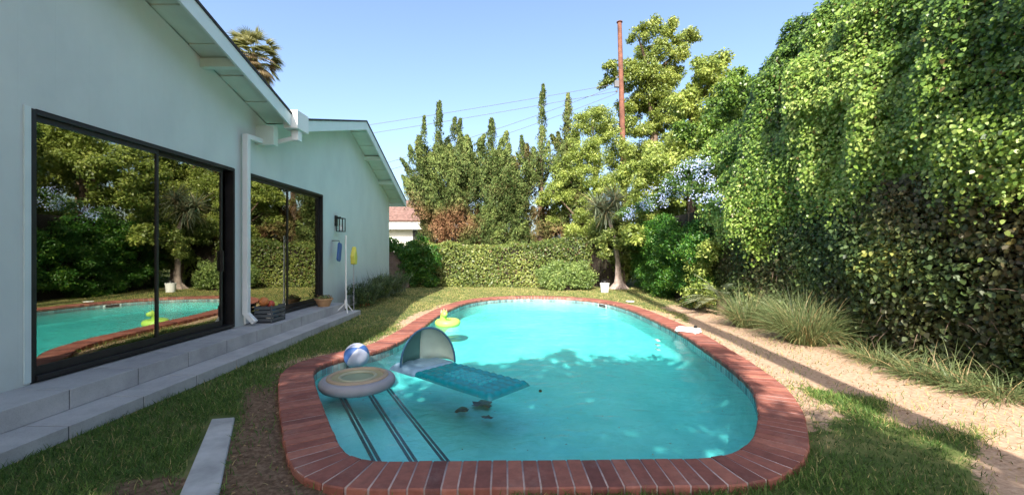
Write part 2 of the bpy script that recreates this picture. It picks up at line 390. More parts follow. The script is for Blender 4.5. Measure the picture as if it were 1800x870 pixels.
def leaves(name, P, N, size, m, parent=None, tint=None, dead=None, **kw):
    V, Fq = leafgeo(P, N, size, **kw)
    if tint is None: tint = rng.uniform(.2, .9, len(P))
    return npmesh(name, V, Fq, parent, m, tint, 0 if dead is None else dead)

def ellip_pts(c, r, n, lo=.75, hi=1.06):
    d = unit(rng.normal(size=(n, 3))); f = rng.uniform(lo, hi, (n, 1))
    r = np.asarray(r, float); P = np.asarray(c)+d*r*f; N = unit(d/r)
    return P, N
def clump_crown(name, clumps, m, size, dens=1.0, parent=None, deadf=None, sub=7, **kw):
    """clumps (x,y,z,rx,ry,rz): each splits into smaller leafy lumps so the outline stays ragged"""
    PP, NN, TT = [], [], []
    for (x, y, z, rx, ry, rz) in clumps:
        sr = .33*min(rx, ry, rz)+.07
        for j in range(sub):
            d = rng.normal(size=3); d /= np.linalg.norm(d); f = rng.uniform(.55, .95)
            c = np.array([x, y, z])+d*np.array([rx, ry, rz])*f
            q = sr*rng.uniform(.6, 1.35); rr = (q*rng.uniform(.9, 1.4), q*rng.uniform(.9, 1.4), q*rng.uniform(.6, 1))
            area = 4*math.pi*q*q
            n = int(dens*area/(size*size*.35)*.8)+6
            P, N = ellip_pts(c, rr, n, .35, 1.1); PP.append(P); NN.append(N*.8+np.array([0, 0, .35]))
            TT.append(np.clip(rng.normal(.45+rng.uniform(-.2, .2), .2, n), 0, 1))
        n = int(dens*.35*4*math.pi*rx*rz/(size*size*.35))
        P, N = ellip_pts((x, y, z), (rx*.8, ry*.8, rz*.8), n, .5, 1); PP.append(P); NN.append(N)
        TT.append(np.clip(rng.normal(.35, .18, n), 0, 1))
    P = np.concatenate(PP); N = np.concatenate(NN); t = np.concatenate(TT)
    return leaves(name, P, N, size, m, parent, t, deadf(P) if deadf else 0, **kw)

def ribbons(base, dirs, length, width, droop, segs=5, twist=None):
    """arching blades: base (n,3), dirs (n,3) start direction"""
    n = len(base); length = np.broadcast_to(length, (n,)); width = np.broadcast_to(width, (n,)); droop = np.broadcast_to(droop, (n,))
    d = unit(dirs); side = unit(np.cross(d, np.tile([0, 0, 1.], (n, 1)))+rng.normal(size=(n, 3))*.25)
    V = np.empty((n, segs+1, 2, 3)); p = base.copy()
    for i in range(segs+1):
        w = (width*(1-(i/segs)**1.6)*.5+width*.03)[:, None]
        V[:, i, 0] = p-side*w; V[:, i, 1] = p+side*w
        p = p+d*(length/segs)[:, None]; d = unit(d+np.array([0, 0, -1.])*(droop/segs)[:, None])
    V = V.reshape(-1, 3); b = (np.arange(n)*(segs+1)*2)[:, None]+(np.arange(segs)*2)[None, :]
    Fq = np.stack([b, b+1, b+3, b+2], -1).reshape(-1, 4)
    return V, Fq, segs

# ------------------------------------------------------------------ pool outline
INZ = .045
px_in = [(655,811),(800,809),(960,808),(1120,806),(1235,805),(1290,798),(1326,770),(1335,735),(1331,700),(1308,664),(1240,612),(1180,575),
         (1100,540),(1040,527),(960,522),(880,523),(822,531),(775,551),(738,577),(700,600),(650,618),(600,628),(560,640),(549,652),(551,668),
         (562,705),(585,760),(603,797),(622,809)]
ctrl = [at(x, y, INZ) for x, y in px_in]
def closed_spline(pts, n_per=14):
    out = []; n = len(pts)
    for i in range(n):
        p0, p1, p2, p3 = (pts[(i+k-1) % n] for k in range(4))
        for j in range(n_per):
            t = j/n_per
            # centripetal-like catmull rom
            out.append(.5*((2*p1)+(p2-p0)*t+(2*p0-5*p1+4*p2-p3)*t*t+(3*p1-p0-3*p2+p3)*t**3))
    return out
def resample(pts, step):
    P = np.array([(p[0], p[1]) for p in pts]); Q = np.vstack([P, P[:1]])
    seg = np.linalg.norm(np.diff(Q, axis=0), axis=1); s = np.concatenate([[0], np.cumsum(seg)])
    n = int(round(s[-1]/step)); u = np.linspace(0, s[-1], n, endpoint=False)
    return np.stack([np.interp(u, s, Q[:, 0]), np.interp(u, s, Q[:, 1])], 1)
def smooth(P, it):
    for _ in range(it): P = .5*P+.25*(np.roll(P, 1, 0)+np.roll(P, -1, 0))
    return P
inner = smooth(resample(closed_spline(ctrl), .05), 18)
inner = resample(inner, .05)
def normals(P):
    t = np.roll(P, -2, 0)-np.roll(P, 2, 0); t /= np.linalg.norm(t, axis=1, keepdims=True)
    n = np.stack([t[:, 1], -t[:, 0]], 1)
    return n
NRM = normals(inner)
cen = inner.mean(0)
if np.sum((inner-cen)*NRM) < 0: NRM = -NRM
def off(w): return inner+NRM*w
def inside(poly, X, Y):
    x = np.asarray(X); y = np.asarray(Y); r = np.zeros(x.shape, bool); n = len(poly); j = n-1
    for i in range(n):
        xi, yi = poly[i]; xj, yj = poly[j]
        c = ((yi > y) != (yj > y)) & (x < (xj-xi)*(y-yi)/(yj-yi+1e-12)+xi); r ^= c; j = i
    return r
COPW = .335
outer = off(COPW)
step4 = outer[::4]
def dist_out(X, Y):       # signed distance to the coping's outer edge, negative inside
    pts = np.stack([np.ravel(X), np.ravel(Y)], 1); d = np.full(len(pts), 1e9)
    for p in step4: d = np.minimum(d, np.hypot(pts[:, 0]-p[0], pts[:, 1]-p[1]))
    d = d.reshape(np.shape(X)); return np.where(inside(step4, X, Y), -d, d)

def sstep(a, b, x): t = np.clip((x-a)/(b-a), 0, 1); return t*t*(3-2*t)
def masks(X, Y, D=None):
    P = np.stack([np.ravel(X), np.ravel(Y), np.zeros(np.size(X))], 1)
    w = (fbm(P, 1.6, 3)*.35).reshape(np.shape(X)); w2 = (fbm(P, 4, 5)*.2).reshape(np.shape(X))
    if D is None: D = dist_out(X, Y)
    # bare sandy strip between pool and right hedge
    lim = 2.95+np.where(Y > 7, (Y-7)*.28, 0)
    s = sstep(-.12, .2, X-lim+w+w2)*sstep(12.8, 9.8, Y+w*2)
    s *= 1-sstep(.7, .3, np.hypot((X-3.0)/1.0, (Y-4.1)/.75)+w2)      # grass patch by the coping
    s *= 1-sstep(.25, -.1, (X-3.35)+(Y-3.05)*-.9+w)*sstep(3.5, 3.0, Y+w)
    # dry yellow earth rim beside the lit coping
    s = np.maximum(s, sstep(.5, .15, D+w2*.8)*sstep(4.9, 5.6, Y)*.75*sstep(17, 9, Y))
    s = np.maximum(s, sstep(.35, .15, D+w2)*(X > 0)*sstep(7.5, 5, Y)*sstep(3.0, 3.8, Y)*.8)
    # brown earth between slab and coping
    edge = -2.36+(3.61-Y)*.62
    mu = sstep(-.12, .1, X-edge+w*.3)*sstep(4.5, 3.9, Y+w)*(X < 0)*sstep(.2, .5, Y+2)
    mu = np.maximum(mu, sstep(.32, .12, np.hypot((X+2.25)/1.2, (Y-2.55)/.9)+w2)*.9)
    mu = np.maximum(mu, (X < 0)*sstep(.1, .0, D+w2*.4)*sstep(6, 5, Y))
    return np.clip(s, 0, 1), np.clip(mu, 0, 1)

# ------------------------------------------------------------------ ground sheet
hole = off(.17)
ax = np.concatenate([[-600, -200, -80, -40, -20, -12], np.arange(-8, -4.2, .3), np.arange(-4.2, 5.6, .09), np.arange(5.6, 9, .4), [10, 14, 20, 40, 80, 200, 600]])
ay = np.concatenate([[-600, -200, -60, -20, -8, -4], np.arange(-2, 1.2, .3), np.arange(1.2, 16.5, .09), np.arange(16.6, 20, .4), [22, 26, 34, 50, 90, 200, 600, 2000]])
GX, GY = np.meshgrid(ax, ay); fine = (GX > -5) & (GX < 6.5) & (GY > -1) & (GY < 18)
GD = dist_out(GX, GY)
GS, GM = masks(GX, GY, GD)
gz = fbm(np.stack([GX.ravel(), GY.ravel(), 0*GX.ravel()], 1), 2.2, 9).reshape(GX.shape)*.012*fine
gz += np.where(fine & (GD < .1), -.02, 0)
V = np.stack([GX, GY, gz], -1).reshape(-1, 3); nx, ny = len(ax), len(ay)
idx = np.arange(nx*ny).reshape(ny, nx)
Fq = np.stack([idx[:-1, :-1], idx[:-1, 1:], idx[1:, 1:], idx[1:, :-1]], -1).reshape(-1, 4)
cxy = V[Fq].mean(1); keep = ~inside(hole[::3], cxy[:, 0], cxy[:, 1])
g = npmesh('ground', V, Fq[keep], None, M['ground'], smooth=True)
for k, a in (('sand', GS), ('mulch', GM)):
    q = g.data.attributes.new(k, 'FLOAT', 'POINT'); q.data.foreach_set('value', a.ravel().astype(np.float32))
tag(g, kind='structure')

# ------------------------------------------------------------------ swimming pool
pool = empty('swimming_pool', (float(cen[0]), float(cen[1]), 0), 'kidney shaped swimming pool with red brick coping and turquoise plaster', 'swimming pool')
n = len(inner)
# coping bricks
u = resample(inner, .0995); un = normals(u)
if np.sum((u-u.mean(0))*un) < 0: un = -un
mb = MB(); nb = len(u)
for i in range(nb):
    a, b = u[i], u[(i+1) % nb]; na, nb_ = un[i], un[(i+1) % nb]
    g_ = .06
    a2 = a*(1-g_)+b*g_; b2 = b*(1-g_)+a*g_; n1 = na*(1-g_)+nb_*g_; n2 = nb_*(1-g_)+na*g_
    zt = INZ+random.uniform(-.0025, .0025); w = COPW+random.uniform(-.006, .004); ins = random.uniform(-.003, .003)
    prof = [(ins+.0, -.03), (ins-.012, .0), (ins-.012, zt-.014), (ins-.002, zt-.002), (ins+.012, zt), (w-.008, zt), (w, zt-.01), (w, -.05)]
    vs = [(a2[0]+n1[0]*o, a2[1]+n1[1]*o, z) for o, z in prof]+[(b2[0]+n2[0]*o, b2[1]+n2[1]*o, z) for o, z in prof]
    k = len(prof); fs = [tuple(range(k)), tuple(range(k, 2*k))[::-1]]+[(j, j+1, k+j+1, k+j) for j in range(k-1)]
    mb.add(vs, fs, min(1, max(0, random.gauss(.45, .22))))
mb.build('coping', M['brick'], pool)
def ringmesh(name, rings, m, tint=.5, flip=False):
    V = []; nr = len(rings[0][0])
    for P, z in rings: V.append(np.column_stack([P, np.full(len(P), z) if np.isscalar(z) else z]))
    V = np.concatenate(V); Fq = []
    i = np.arange(nr); j = (i+1) % nr
    for k in range(len(rings)-1): Fq.append(np.stack([k*nr+i, k*nr+j, (k+1)*nr+j, (k+1)*nr+i], 1))
    return V, np.concatenate(Fq)
V, Fq = ringmesh('m', [(off(.006), -.05), (off(.006), INZ-.0035), (off(COPW-.012), INZ-.0035), (off(COPW-.012), -.08)], None)
npmesh('mortar_bed', V, Fq, pool, M['mortar'])
# waterline tiles: two rows of small square tiles standing 4 mm off the wall
mb = MB(); tl = resample(off(.004), .1); tn = normals(tl)
if np.sum((tl-tl.mean(0))*tn) < 0: tn = -tn
nt_ = len(tl)
for i in range(nt_):
    a, b = tl[i], tl[(i+1) % nt_]; d = (b-a)*.04; a2, b2 = a+d, b-d; nn = tn[i]*-.006
    for z0, z1 in ((-.115, -.022),):
        vs = [(a2[0]+nn[0], a2[1]+nn[1], z0), (b2[0]+nn[0], b2[1]+nn[1], z0), (b2[0]+nn[0], b2[1]+nn[1], z1), (a2[0]+nn[0], a2[1]+nn[1], z1)]
        mb.add(vs, [(0, 1, 2, 3)], random.betavariate(2, 2))
mb.build('waterline_tile', M['tile'], pool)
WZ = -.048
cpt = np.array([.45, 6.2])
def scaled(s): return cpt+(inner-cpt)*s
def floor_z(P):
    return -.66+sstep(4.5, 11.5, P[:, 1])*.30
rings = [(inner+NRM*.002, -.02), (inner+NRM*.002, -.34)]
for s in (.985, .955, .91, .86, .7, .5, .3, .1, .01):
    P = scaled(s); t = min(1, (1-s)/.14); t = math.sqrt(1-(1-t)**2)
    rings.append((P, -.34+(floor_z(P)+.34)*t))
V, Fq = ringmesh('b', rings, None)
npmesh('basin', V, Fq, pool, M['plaster'], smooth=True)
# entry steps in the near left corner, each with two dark tile lines
ud = Vector((1.05, -1.85, 0)).normalized(); vd = Vector((-ud.y, ud.x, 0))   # vd points into the pool
if vd.x < 0: vd = -vd
for (p, q, z) in (((589, 687), (653, 810), -.24), ((640, 685), (717, 808), -.38), ((670, 674), (776, 810), -.52)):
    a = at(*p, z); b = at(*q, z); dd = (b-a).normalized(); vv = Vector((-dd.y, dd.x, 0)); vv = vv if vv.x > 0 else -vv
    a = a-dd*.45; b = b+dd*.9
    mb = MB(); e = .08; back = 1.6
    P4 = [a+vv*e, b+vv*e, b-vv*back, a-vv*back]
    P4 = [Vector((v.x, v.y, 0)) for v in P4]
    # clip the tread to the basin outline
    L = np.linspace(0, 1, 60); W = np.linspace(0, 1, 40)
    gx = np.array([[(P4[0]*(1-l)*(1-w_)+P4[1]*l*(1-w_)+P4[2]*l*w_+P4[3]*(1-l)*w_)[:2] for l in L] for w_ in W])
    ins_ = inside(off(.03)[::3], gx[..., 0], gx[..., 1])
    idx = np.arange(gx.shape[0]*gx.shape[1]).reshape(gx.shape[:2]); vs = [(x, y, z) for x, y in gx.reshape(-1, 2)]
    fs = [(idx[i, j], idx[i, j+1], idx[i+1, j+1], idx[i+1, j]) for i in range(len(W)-1) for j in range(len(L)-1) if ins_[i, j] or ins_[i+1, j+1] or ins_[i, j+1] or ins_[i+1, j]]
    mb.add(vs, fs)
    o = len(mb.v); rs = [k for k in range(len(L)) if ins_[0, k]]
    lo, hi = gx[0, rs[0]], gx[0, rs[-1]]
    mb.add([(lo[0], lo[1], z), (hi[0], hi[1], z), (hi[0], hi[1], -.75), (lo[0], lo[1], -.75)], [(0, 1, 2, 3)])
    st = mb.build('step', M['plaster'], pool)
    s2 = MB()
    lo3 = Vector((lo[0], lo[1], 0)); hi3 = Vector((hi[0], hi[1], 0))
    for w_ in (.025, .066):
        c = (lo3+hi3)/2-vv*w_; s2.obox(c, dd, (hi3-lo3).length/2-.02, .0125, z+.002, z+.007)
    s2.build('step_tile_line', M['tiledark'], st)
# skimmer mouth and lid, three short white bars under water
sk = at(1055, 533, 0); i0 = int(np.argmin(np.hypot(inner[:, 0]-sk.x, inner[:, 1]-sk.y)))
p0, n0 = inner[i0], NRM[i0]; tu = (-n0[1], n0[0])
MB().obox(p0-n0*.012, tu, .15, .008, -.11, -.035).build('skimmer_mouth', M['black'], pool)
MB().obox(p0-n0*.006, tu, .2, .006, -.14, -.03).build('skimmer_frame', M['plastic_w'], pool)
pl = off(.62)[i0]
MB().lathe([(0, .012), (.1, .012), (.115, .006), (.12, 0)], (pl[0]+.25, pl[1]-.12, .03), 24).build('skimmer_lid', M['plastic_w'], pool)
bar_at = at(1138, 590, WZ)
i1 = int(np.argmin(np.hypot(inner[:, 0]-bar_at.x, inner[:, 1]-bar_at.y))); p1, n1 = inner[i1], NRM[i1]; t1 = Vector((-n1[1], n1[0], 0))
mb = MB()
for k, z in enumerate((-.13, -.21, -.29)):
    c = Vector((p1[0]-n1[0]*.36, p1[1]-n1[1]*.36, 0)); mb.obox(c, t1, .07, .03, z, z+.014)
mb.build('white_bar', M['plastic_w'], pool)

# water body
W_in = off(-.001)
top = np.column_stack([W_in, np.full(n, WZ)]); bot = np.column_stack([W_in, np.full(n, -.9)])
bm = bmesh.new(); tv = [bm.verts.new(p) for p in top[::2]]; bv = [bm.verts.new(p) for p in bot[::2]]; k = len(tv)
bm.faces.new(tv); bm.faces.new(bv[::-1])
for i in range(k): bm.faces.new((tv[i], bv[i], bv[(i+1) % k], tv[(i+1) % k]))
bmesh.ops.recalc_face_normals(bm, faces=bm.faces)
me = bpy.data.meshes.new('water'); bm.to_mesh(me); bm.free()
tag(link('water', me, None, M['water']), kind='structure')

# ------------------------------------------------------------------ house
WX, RX, BX = -4.2, -3.72, -13.0
ROOF = [(-5.0, 3.99), (.5, 5.65), (7.27, 3.70), (10.84, 4.767), (14.96, 3.21)]     # top of the rake boards (y, z)
ry, rz = zip(*ROOF)
def roofz(y): return float(np.interp(y, ry, rz))
house = empty('house', (-8, 6, 0), 'single storey mint white house with two gables, sliding glass doors and white rake boards', 'house')
SILL, DTOP = .30, 2.70
D1, D2 = (3.687, 6.42), (6.77, 9.45)
ye = 14.66; under = .05
def wallpoly(y0, y1, z0):
    ys = [y0]+[y for y in ry if y0 < y < y1]+[y1]
    return [(y0, z0), (y1, z0)]+[(y, roofz(y)-under-.02) for y in ys[::-1]]
mb = MB()
for y0, y1, z0 in ((-4.6, D1[0], SILL-.02), (D1[0], D1[1], DTOP), (D1[1], D2[0], SILL-.02), (D2[0], D2[1], DTOP), (D2[1], 9.62, SILL-.02), (9.62, ye, -.02)):
    mb.prism(wallpoly(y0, y1, z0), WX-.14, WX)
mb.box(BX, WX-.14, ye-.14, ye, -.02, 3.1)
mb.box(BX-.14, BX, -4.6, ye, -.02, 3.1)
mb.box(BX, WX-.14, -4.6, -4.46, -.02, 3.6)
mb.build('wall', M['siding'], house)
MB().box(WX-.14, WX-.02, -4.6, 9.62, -.02, SILL-.02).build('plinth', M['slate'], house)
# room behind the glass
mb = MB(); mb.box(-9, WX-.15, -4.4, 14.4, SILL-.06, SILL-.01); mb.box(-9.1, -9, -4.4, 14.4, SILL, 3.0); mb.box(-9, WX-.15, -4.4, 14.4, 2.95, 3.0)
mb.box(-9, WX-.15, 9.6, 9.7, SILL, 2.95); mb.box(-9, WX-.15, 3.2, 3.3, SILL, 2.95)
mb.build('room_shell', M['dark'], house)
# roof sheets, fascia, soffit
mb = MB(); fa = MB(); so = MB(); lk = MB()
for (ya, za), (yb, zb) in zip(ROOF[:-1], ROOF[1:]):
    mb.prism([(ya, za+.002), (yb, zb+.002), (yb, zb+.04), (ya, za+.04)], BX-.5, RX+.05)
    fa.prism([(ya, za-.20), (yb, zb-.20), (yb, zb), (ya, za)], RX, RX+.035)
    L = math.hypot(yb-ya, zb-za); nbd = int(L/.3)
    for k in range(nbd):
        t0 = k/nbd+.0008; t1_ = (k+1)/nbd-.0008; y0, y1 = ya+(yb-ya)*t0, ya+(yb-ya)*t1_; z0, z1 = za+(zb-za)*t0, za+(zb-za)*t1_
        dz = .012*(k % 2)
        so.prism([(y0, z0-.05-dz), (y1, z1-.05-dz), (y1, z1-.015), (y0, z0-.015)], WX+.001, RX-.002)
    so.prism([(ya, za-.012), (yb, zb-.012), (yb, zb-.002), (ya, za-.002)], BX-.5, RX-.003)
roof = mb.build('roof', M['shingle'], house)
fa.build('rake_board', M['fascia'], house)
so.build('soffit', M['soffit'], house)
for yk in (-3, -1, 1.4, 2.9, 4.35, 5.75, 8.7, 10.84, 12.2, 13.5):
    z = roofz(yk)-.055
    MB().box(WX+.001, RX-.003, yk-.045, yk+.045, z-.14, z-.02).build('lookout', M['soffit'], house)
# eave end at the far corner
MB().box(BX-.5, RX+.035, 14.962, 15.0, 3.02, 3.215).build('eave_board', M['fascia'], house)
# ridge beam end below the valley
MB().box(WX+.001, WX+.30, 6.95, 7.08, 3.2, 3.52).build('beam_end', M['soffit'], house)
# valley gutter outlet and downspout
gt = MB().box(RX-.1, RX+.14, 7.1, 7.5, 3.52, 3.83)
gt.box(RX-.02, RX+.1, 7.2, 7.34, 3.34, 3.515)
gt.build('valley_gutter', M['white'], house, bevel=.008)
mb = MB()
def bar(mb, a, b, w):
    a = Vector(a); b = Vector(b); d = (b-a).normalized(); s = Vector((1, 0, 0)) if abs(d.x) < .9 else Vector((0, 1, 0))
    s = (s-d*s.dot(d)).normalized(); t = d.cross(s); q = []
    for p in (a, b):
        for i, j in ((-1, -1), (1, -1), (1, 1), (-1, 1)): q.append(p+s*w*i/2+t*w*j/2)
    mb.add(q, [(0, 3, 2, 1), (4, 5, 6, 7), (0, 1, 5, 4), (1, 2, 6, 5), (2, 3, 7, 6), (3, 0, 4, 7)])
bar(mb, (RX+.04, 7.27, 3.40), (WX+.1, 7.22, 3.28), .07); bar(mb, (WX+.09, 7.25, 3.28), (WX+.09, 6.60, 3.24), .075)
bar(mb, (WX+.085, 6.58, 3.27), (WX+.085, 6.58, .45), .085); bar(mb, (WX+.085, 6.58, .47), (WX+.22, 6.58, .33), .08)
mb.build('downspout', M['white'], house, bevel=.01)
MB().box(WX+.002, WX+.014, D1[0]-.055, D1[0]-.004, SILL, DTOP+.01).build('door_trim', M['fascia'], house)
MB().box(WX+.002, WX+.035, 6.645, D2[0]-.004, SILL, DTOP+.1).build('corner_trim', M['white'], house)
# sliding doors
def slider(y0, y1, ym, gap, name):
    dr = bpy.data.objects.new(name, None); C.objects.link(dr); dr.parent = house; dr.matrix_parent_inverse = Matrix.Translation(-Vector(house.location))
    def put(nm, m_, mb_, bevel=0):
        o = mb_.build(nm, m_, None, bevel=bevel); o.parent = dr; return o
    f = MB(); x0, x1 = WX-.12, WX+.012; w = .034
    f.box(x0, x1, y0, y0+w, SILL, DTOP); f.box(x0, x1, y1-w, y1, SILL, DTOP)
    f.box(x0, x1, y0+w, y1-w, DTOP-w-.01, DTOP); f.box(x0, x1+.02, y0+w, y1-w, SILL, SILL+.045)
    put('door_frame', M['black'], f, .004)
    for k, (a, b, xx) in enumerate(((y0+w, ym+.03, WX-.035), (ym-.03, gap, WX-.075))):
        s = MB(); t = .032
        s.box(xx-.018, xx+.018, a, a+t, SILL+.047, DTOP-w-.012); s.box(xx-.018, xx+.018, b-t, b, SILL+.047, DTOP-w-.012)
        s.box(xx-.018, xx+.018, a+t, b-t, DTOP-w-.06, DTOP-w-.012); s.box(xx-.018, xx+.018, a+t, b-t, SILL+.047, SILL+.12)
        put('sash', M['black'], s)
        p = MB(); p.box(xx-.004, xx+.004, a+t, b-t, SILL+.12, DTOP-w-.06); put('pane', M['glass'], p)
    return dr, put
d1, put1 = slider(D1[0], D1[1], 5.03, 6.24, 'sliding_door')
h = MB(); bar(h, (WX-.04, 6.215, 1.15), (WX-.04, 6.215, 1.45), .025); put1('door_handle', M['black'], h)
d2, put2 = slider(D2[0], D2[1], 7.99, 9.40, 'sliding_door')
h = MB(); bar(h, (WX-.04, 9.37, 1.15), (WX-.04, 9.37, 1.45), .025); put2('door_handle', M['black'], h)
# wall lantern
wl_ = empty('wall_lantern', (WX+.02, 10.15, 2.0), 'black glazed lantern fixed to the pale house wall above the blue board', 'wall lamp')
y0 = 10.15
MB().box(WX+.002, WX+.03, y0-.06, y0+.06, 2.05, 2.3).build('back_plate', M['black'], wl_)
mb = MB()
for a in (-.08, .08):
    for b in (.06, .2): mb.box(WX+b-.009, WX+b+.009, y0+a-.009, y0+a+.009, 1.93, 2.22)
mb.box(WX+.05, WX+.21, y0-.09, y0+.09, 2.222, 2.24); mb.box(WX+.05, WX+.21, y0-.09, y0+.09, 1.91, 1.928)
mb.box(WX+.03, WX+.13, y0-.015, y0+.015, 2.242, 2.27)
mb.build('lantern_cage', M['black'], wl_)
MB().lathe([(0, 0), (.03, .0), (.035, .1), (.0, .14)], (WX+.13, y0, 1.95), 12).build('bulb', M['plastic_w'], wl_, smooth=True)

# stone steps along the house
st = empty('terrace_steps', (-3.7, 4, 0), 'two long grey stone steps running along the house below the sliding doors', 'steps')
for nm, x0, x1, z0, z1, off_ in (('upper_step', WX-.02, -3.72, .112, .28, .22), ('lower_step', WX+.3, -3.38, -.02, .11, .55)):
    mb = MB(); y = -2.6+off_
    while y < 9.5:
        y2 = min(y+.66, 9.55); mb.box(x0, x1, y+.005, y2-.005, z0, z1, random.random()); y = y2
    mb.build(nm, M['stone'], st, bevel=.005)
    MB().box(x0+.01, x1-.006, -2.3, 9.54, z0, z1-.006).build('joint_bed', M['slate'], st)
# concrete slab in the lawn
A, B = at(343, 805), at(413, 738)
pL0, pR0 = at(372, 741), at(413, 738); pL1, pR1 = at(318, 870), at(392, 870)
dl = (pL1-pL0).normalized(); e1 = pL1+dl*.7; e2 = pR1+dl*.7
mb = MB(); q = [pL0, pR0, e2, e1]
mb.add([(p.x, p.y, -.03) for p in q]+[(p.x, p.y, .028) for p in q], [(0, 1, 2, 3), (4, 7, 6, 5), (0, 4, 5, 1), (1, 5, 6, 2), (2, 6, 7, 3), (3, 7, 4, 0)])
tag(mb.build('concrete_slab', M['concrete'], bevel=.01), 'narrow grey concrete slab lying in the lawn beside the bare brown earth', 'slab')

# ------------------------------------------------------------------ pool floats and things around the house
# round float
c = at(629, 662, .05); rf = empty('round_float', (c.x, c.y, WZ), 'round grey and tan inflatable float with concentric rings over the pool steps', 'pool float')
prof = [(.02, -.02)]; 
tor = lambda Rr, r, zc, a0=0, a1=360, k=14: [(Rr+r*math.cos(R(a0+(a1-a0)*i/k)), zc+r*math.sin(R(a0+(a1-a0)*i/k))) for i in range(k+1)]
MB().lathe(tor(.345, .062, .045), (c.x, c.y, WZ), 48).build('outer_tube', M['greycloth'], rf, smooth=True, angle=80)
MB().lathe(tor(.30, .03, .098, -40, 220), (c.x, c.y, WZ), 48).build('inner_band', M['pink'], rf, smooth=True, angle=80)
MB().lathe([(.29, .09), (.27, .108), (.2, .104), (.185, .096)], (c.x, c.y, WZ), 48).build('seat_ring', M['tan'], rf, smooth=True)
MB().lathe(tor(.19, .02, .096, 0, 180), (c.x, c.y, WZ), 48).build('centre_band', M['cream'], rf, smooth=True, angle=80)
MB().lathe([(.185, .094), (.1, .085), (0.0001, .082)], (c.x, c.y, WZ), 48).build('centre_mesh', M['olive'], rf, smooth=True)
# beach ball
bc = Vector((-2.0, 5.5, WZ+.135)); bb = empty('beach_ball', (bc.x, bc.y, WZ), 'blue and white beach ball floating behind the round float', 'beach ball')
def gore(k, n=6, r=.16):
    mb = MB(); rot = Matrix.Rotation(R(38), 3, 'X') @ Matrix.Rotation(R(20), 3, 'Y'); vs = []
    for i in range(13):
        th = math.pi*(i/12)*.96+.04
        for j in range(7):
            ph = 2*math.pi*(k+j/6)/n; v = rot @ Vector((math.sin(th)*math.cos(ph), math.sin(th)*math.sin(ph), math.cos(th)))*r; vs.append(bc+v)
    return mb.add(vs, [(i*7+j, i*7+j+1, (i+1)*7+j+1, (i+1)*7+j) for i in range(12) for j in range(6)])
for k in range(6):
    gore(k).build('panel', [M['blue'], M['ballwhite'], M['ballwhite']][k % 3], bb, smooth=True, angle=80)
# canopy float
hd, ft = Vector((-1.12, 5.52, 0)), Vector((-.02, 4.56, 0)); axd = (ft-hd).normalized(); sd = Vector((-axd.y, axd.x, 0))
cf = empty('canopy_float', (hd.x, hd.y, WZ), 'teal lounger float with a pale half dome sunshade and navy rim', 'pool float')
L = (ft-hd).length; hw = .33
def mattress(l0, l1, w0, w1, z0, z1, nu=26, nv=15, tuft=.012, nx_=9, ny_=5):
    vs = []; 
    for i in range(nu+1):
        for j in range(nv+1):
            a = l0+(l1-l0)*i/nu; b = w0+(w1-w0)*j/nv; e = min(1, min(i, nu-i)/1.5)*min(1, min(j, nv-j)/1.5); e = math.sqrt(e)
            p = hd+axd*a+sd*b; vs.append((p.x, p.y, z0+(z1-z0)*e+tuft*e*abs(math.sin(i*math.pi*nx_/nu))*abs(math.sin(j*math.pi*ny_/nv))))
    fs = [(i*(nv+1)+j, i*(nv+1)+j+1, (i+1)*(nv+1)+j+1, (i+1)*(nv+1)+j) for i in range(nu) for j in range(nv)]
    return MB().add(vs, fs)
m1 = mattress(.1, L+.05, -hw, hw, WZ-.03, WZ+.012, 48, 30, .02, 12, 6); m1.build('mattress', M['teal'], cf, smooth=True, angle=80)
mattress(.55, 1.2, -.15, .15, WZ+.005, WZ+.022, 36, 20, .018, 7, 4).build('grid_panel', M['aqua'], cf, smooth=True, angle=80)
mattress(-.28, .25, -hw-.02, hw+.02, WZ-.03, WZ+.03, 20, 20, .012, 4, 4).build('headrest', M['paleblue'], cf, smooth=True, angle=80)
# sunshade: quarter sphere shell, opening towards the foot
fw = Vector((.35, -.94, 0)).normalized(); sw = Vector((-fw.y, fw.x, 0)); cc = hd+axd*.08+Vector((0, 0, WZ+.03))
def shell(j0, j1, r=.345, hh=.47, i0=0, i1=1):
    vs = []; nu = 14; nv = 8
    for i in range(nu+1):
        th = math.pi*(i0+(i1-i0)*i/nu)
        for j in range(nv+1):
            ph = R(-4+94*(j0+(j1-j0)*j/nv))
            x = math.cos(th); up = math.sin(th)*math.cos(ph); bk = math.sin(th)*math.sin(ph)
            vs.append(cc+sw*x*r+Vector((0, 0, 1))*up*hh-fw*bk*r*.9)
    return MB().add(vs, [(i*(nv+1)+j, i*(nv+1)+j+1, (i+1)*(nv+1)+j+1, (i+1)*(nv+1)+j) for i in range(nu) for j in range(nv)])
for a_, b_, nm_, mm_ in ((0, .56, 'sunshade', 'pale'), (.56, .86, 'shade_window', 'shadegreen'), (.86, 1, 'sunshade', 'pale')):
    so_ = shell(0, 1, i0=a_, i1=b_).build(nm_, M[mm_], cf, smooth=True, angle=80)
    sol = so_.modifiers.new('thick', 'SOLIDIFY'); sol.thickness = .006
rim = [cc+sw*math.cos(math.pi*i/24)*.35+Vector((0, 0, .475))*math.sin(math.pi*i/24)+fw*.02 for i in range(25)]
MB().tube(rim, .013, 8).build('rim', M['navy'], cf, smooth=True)
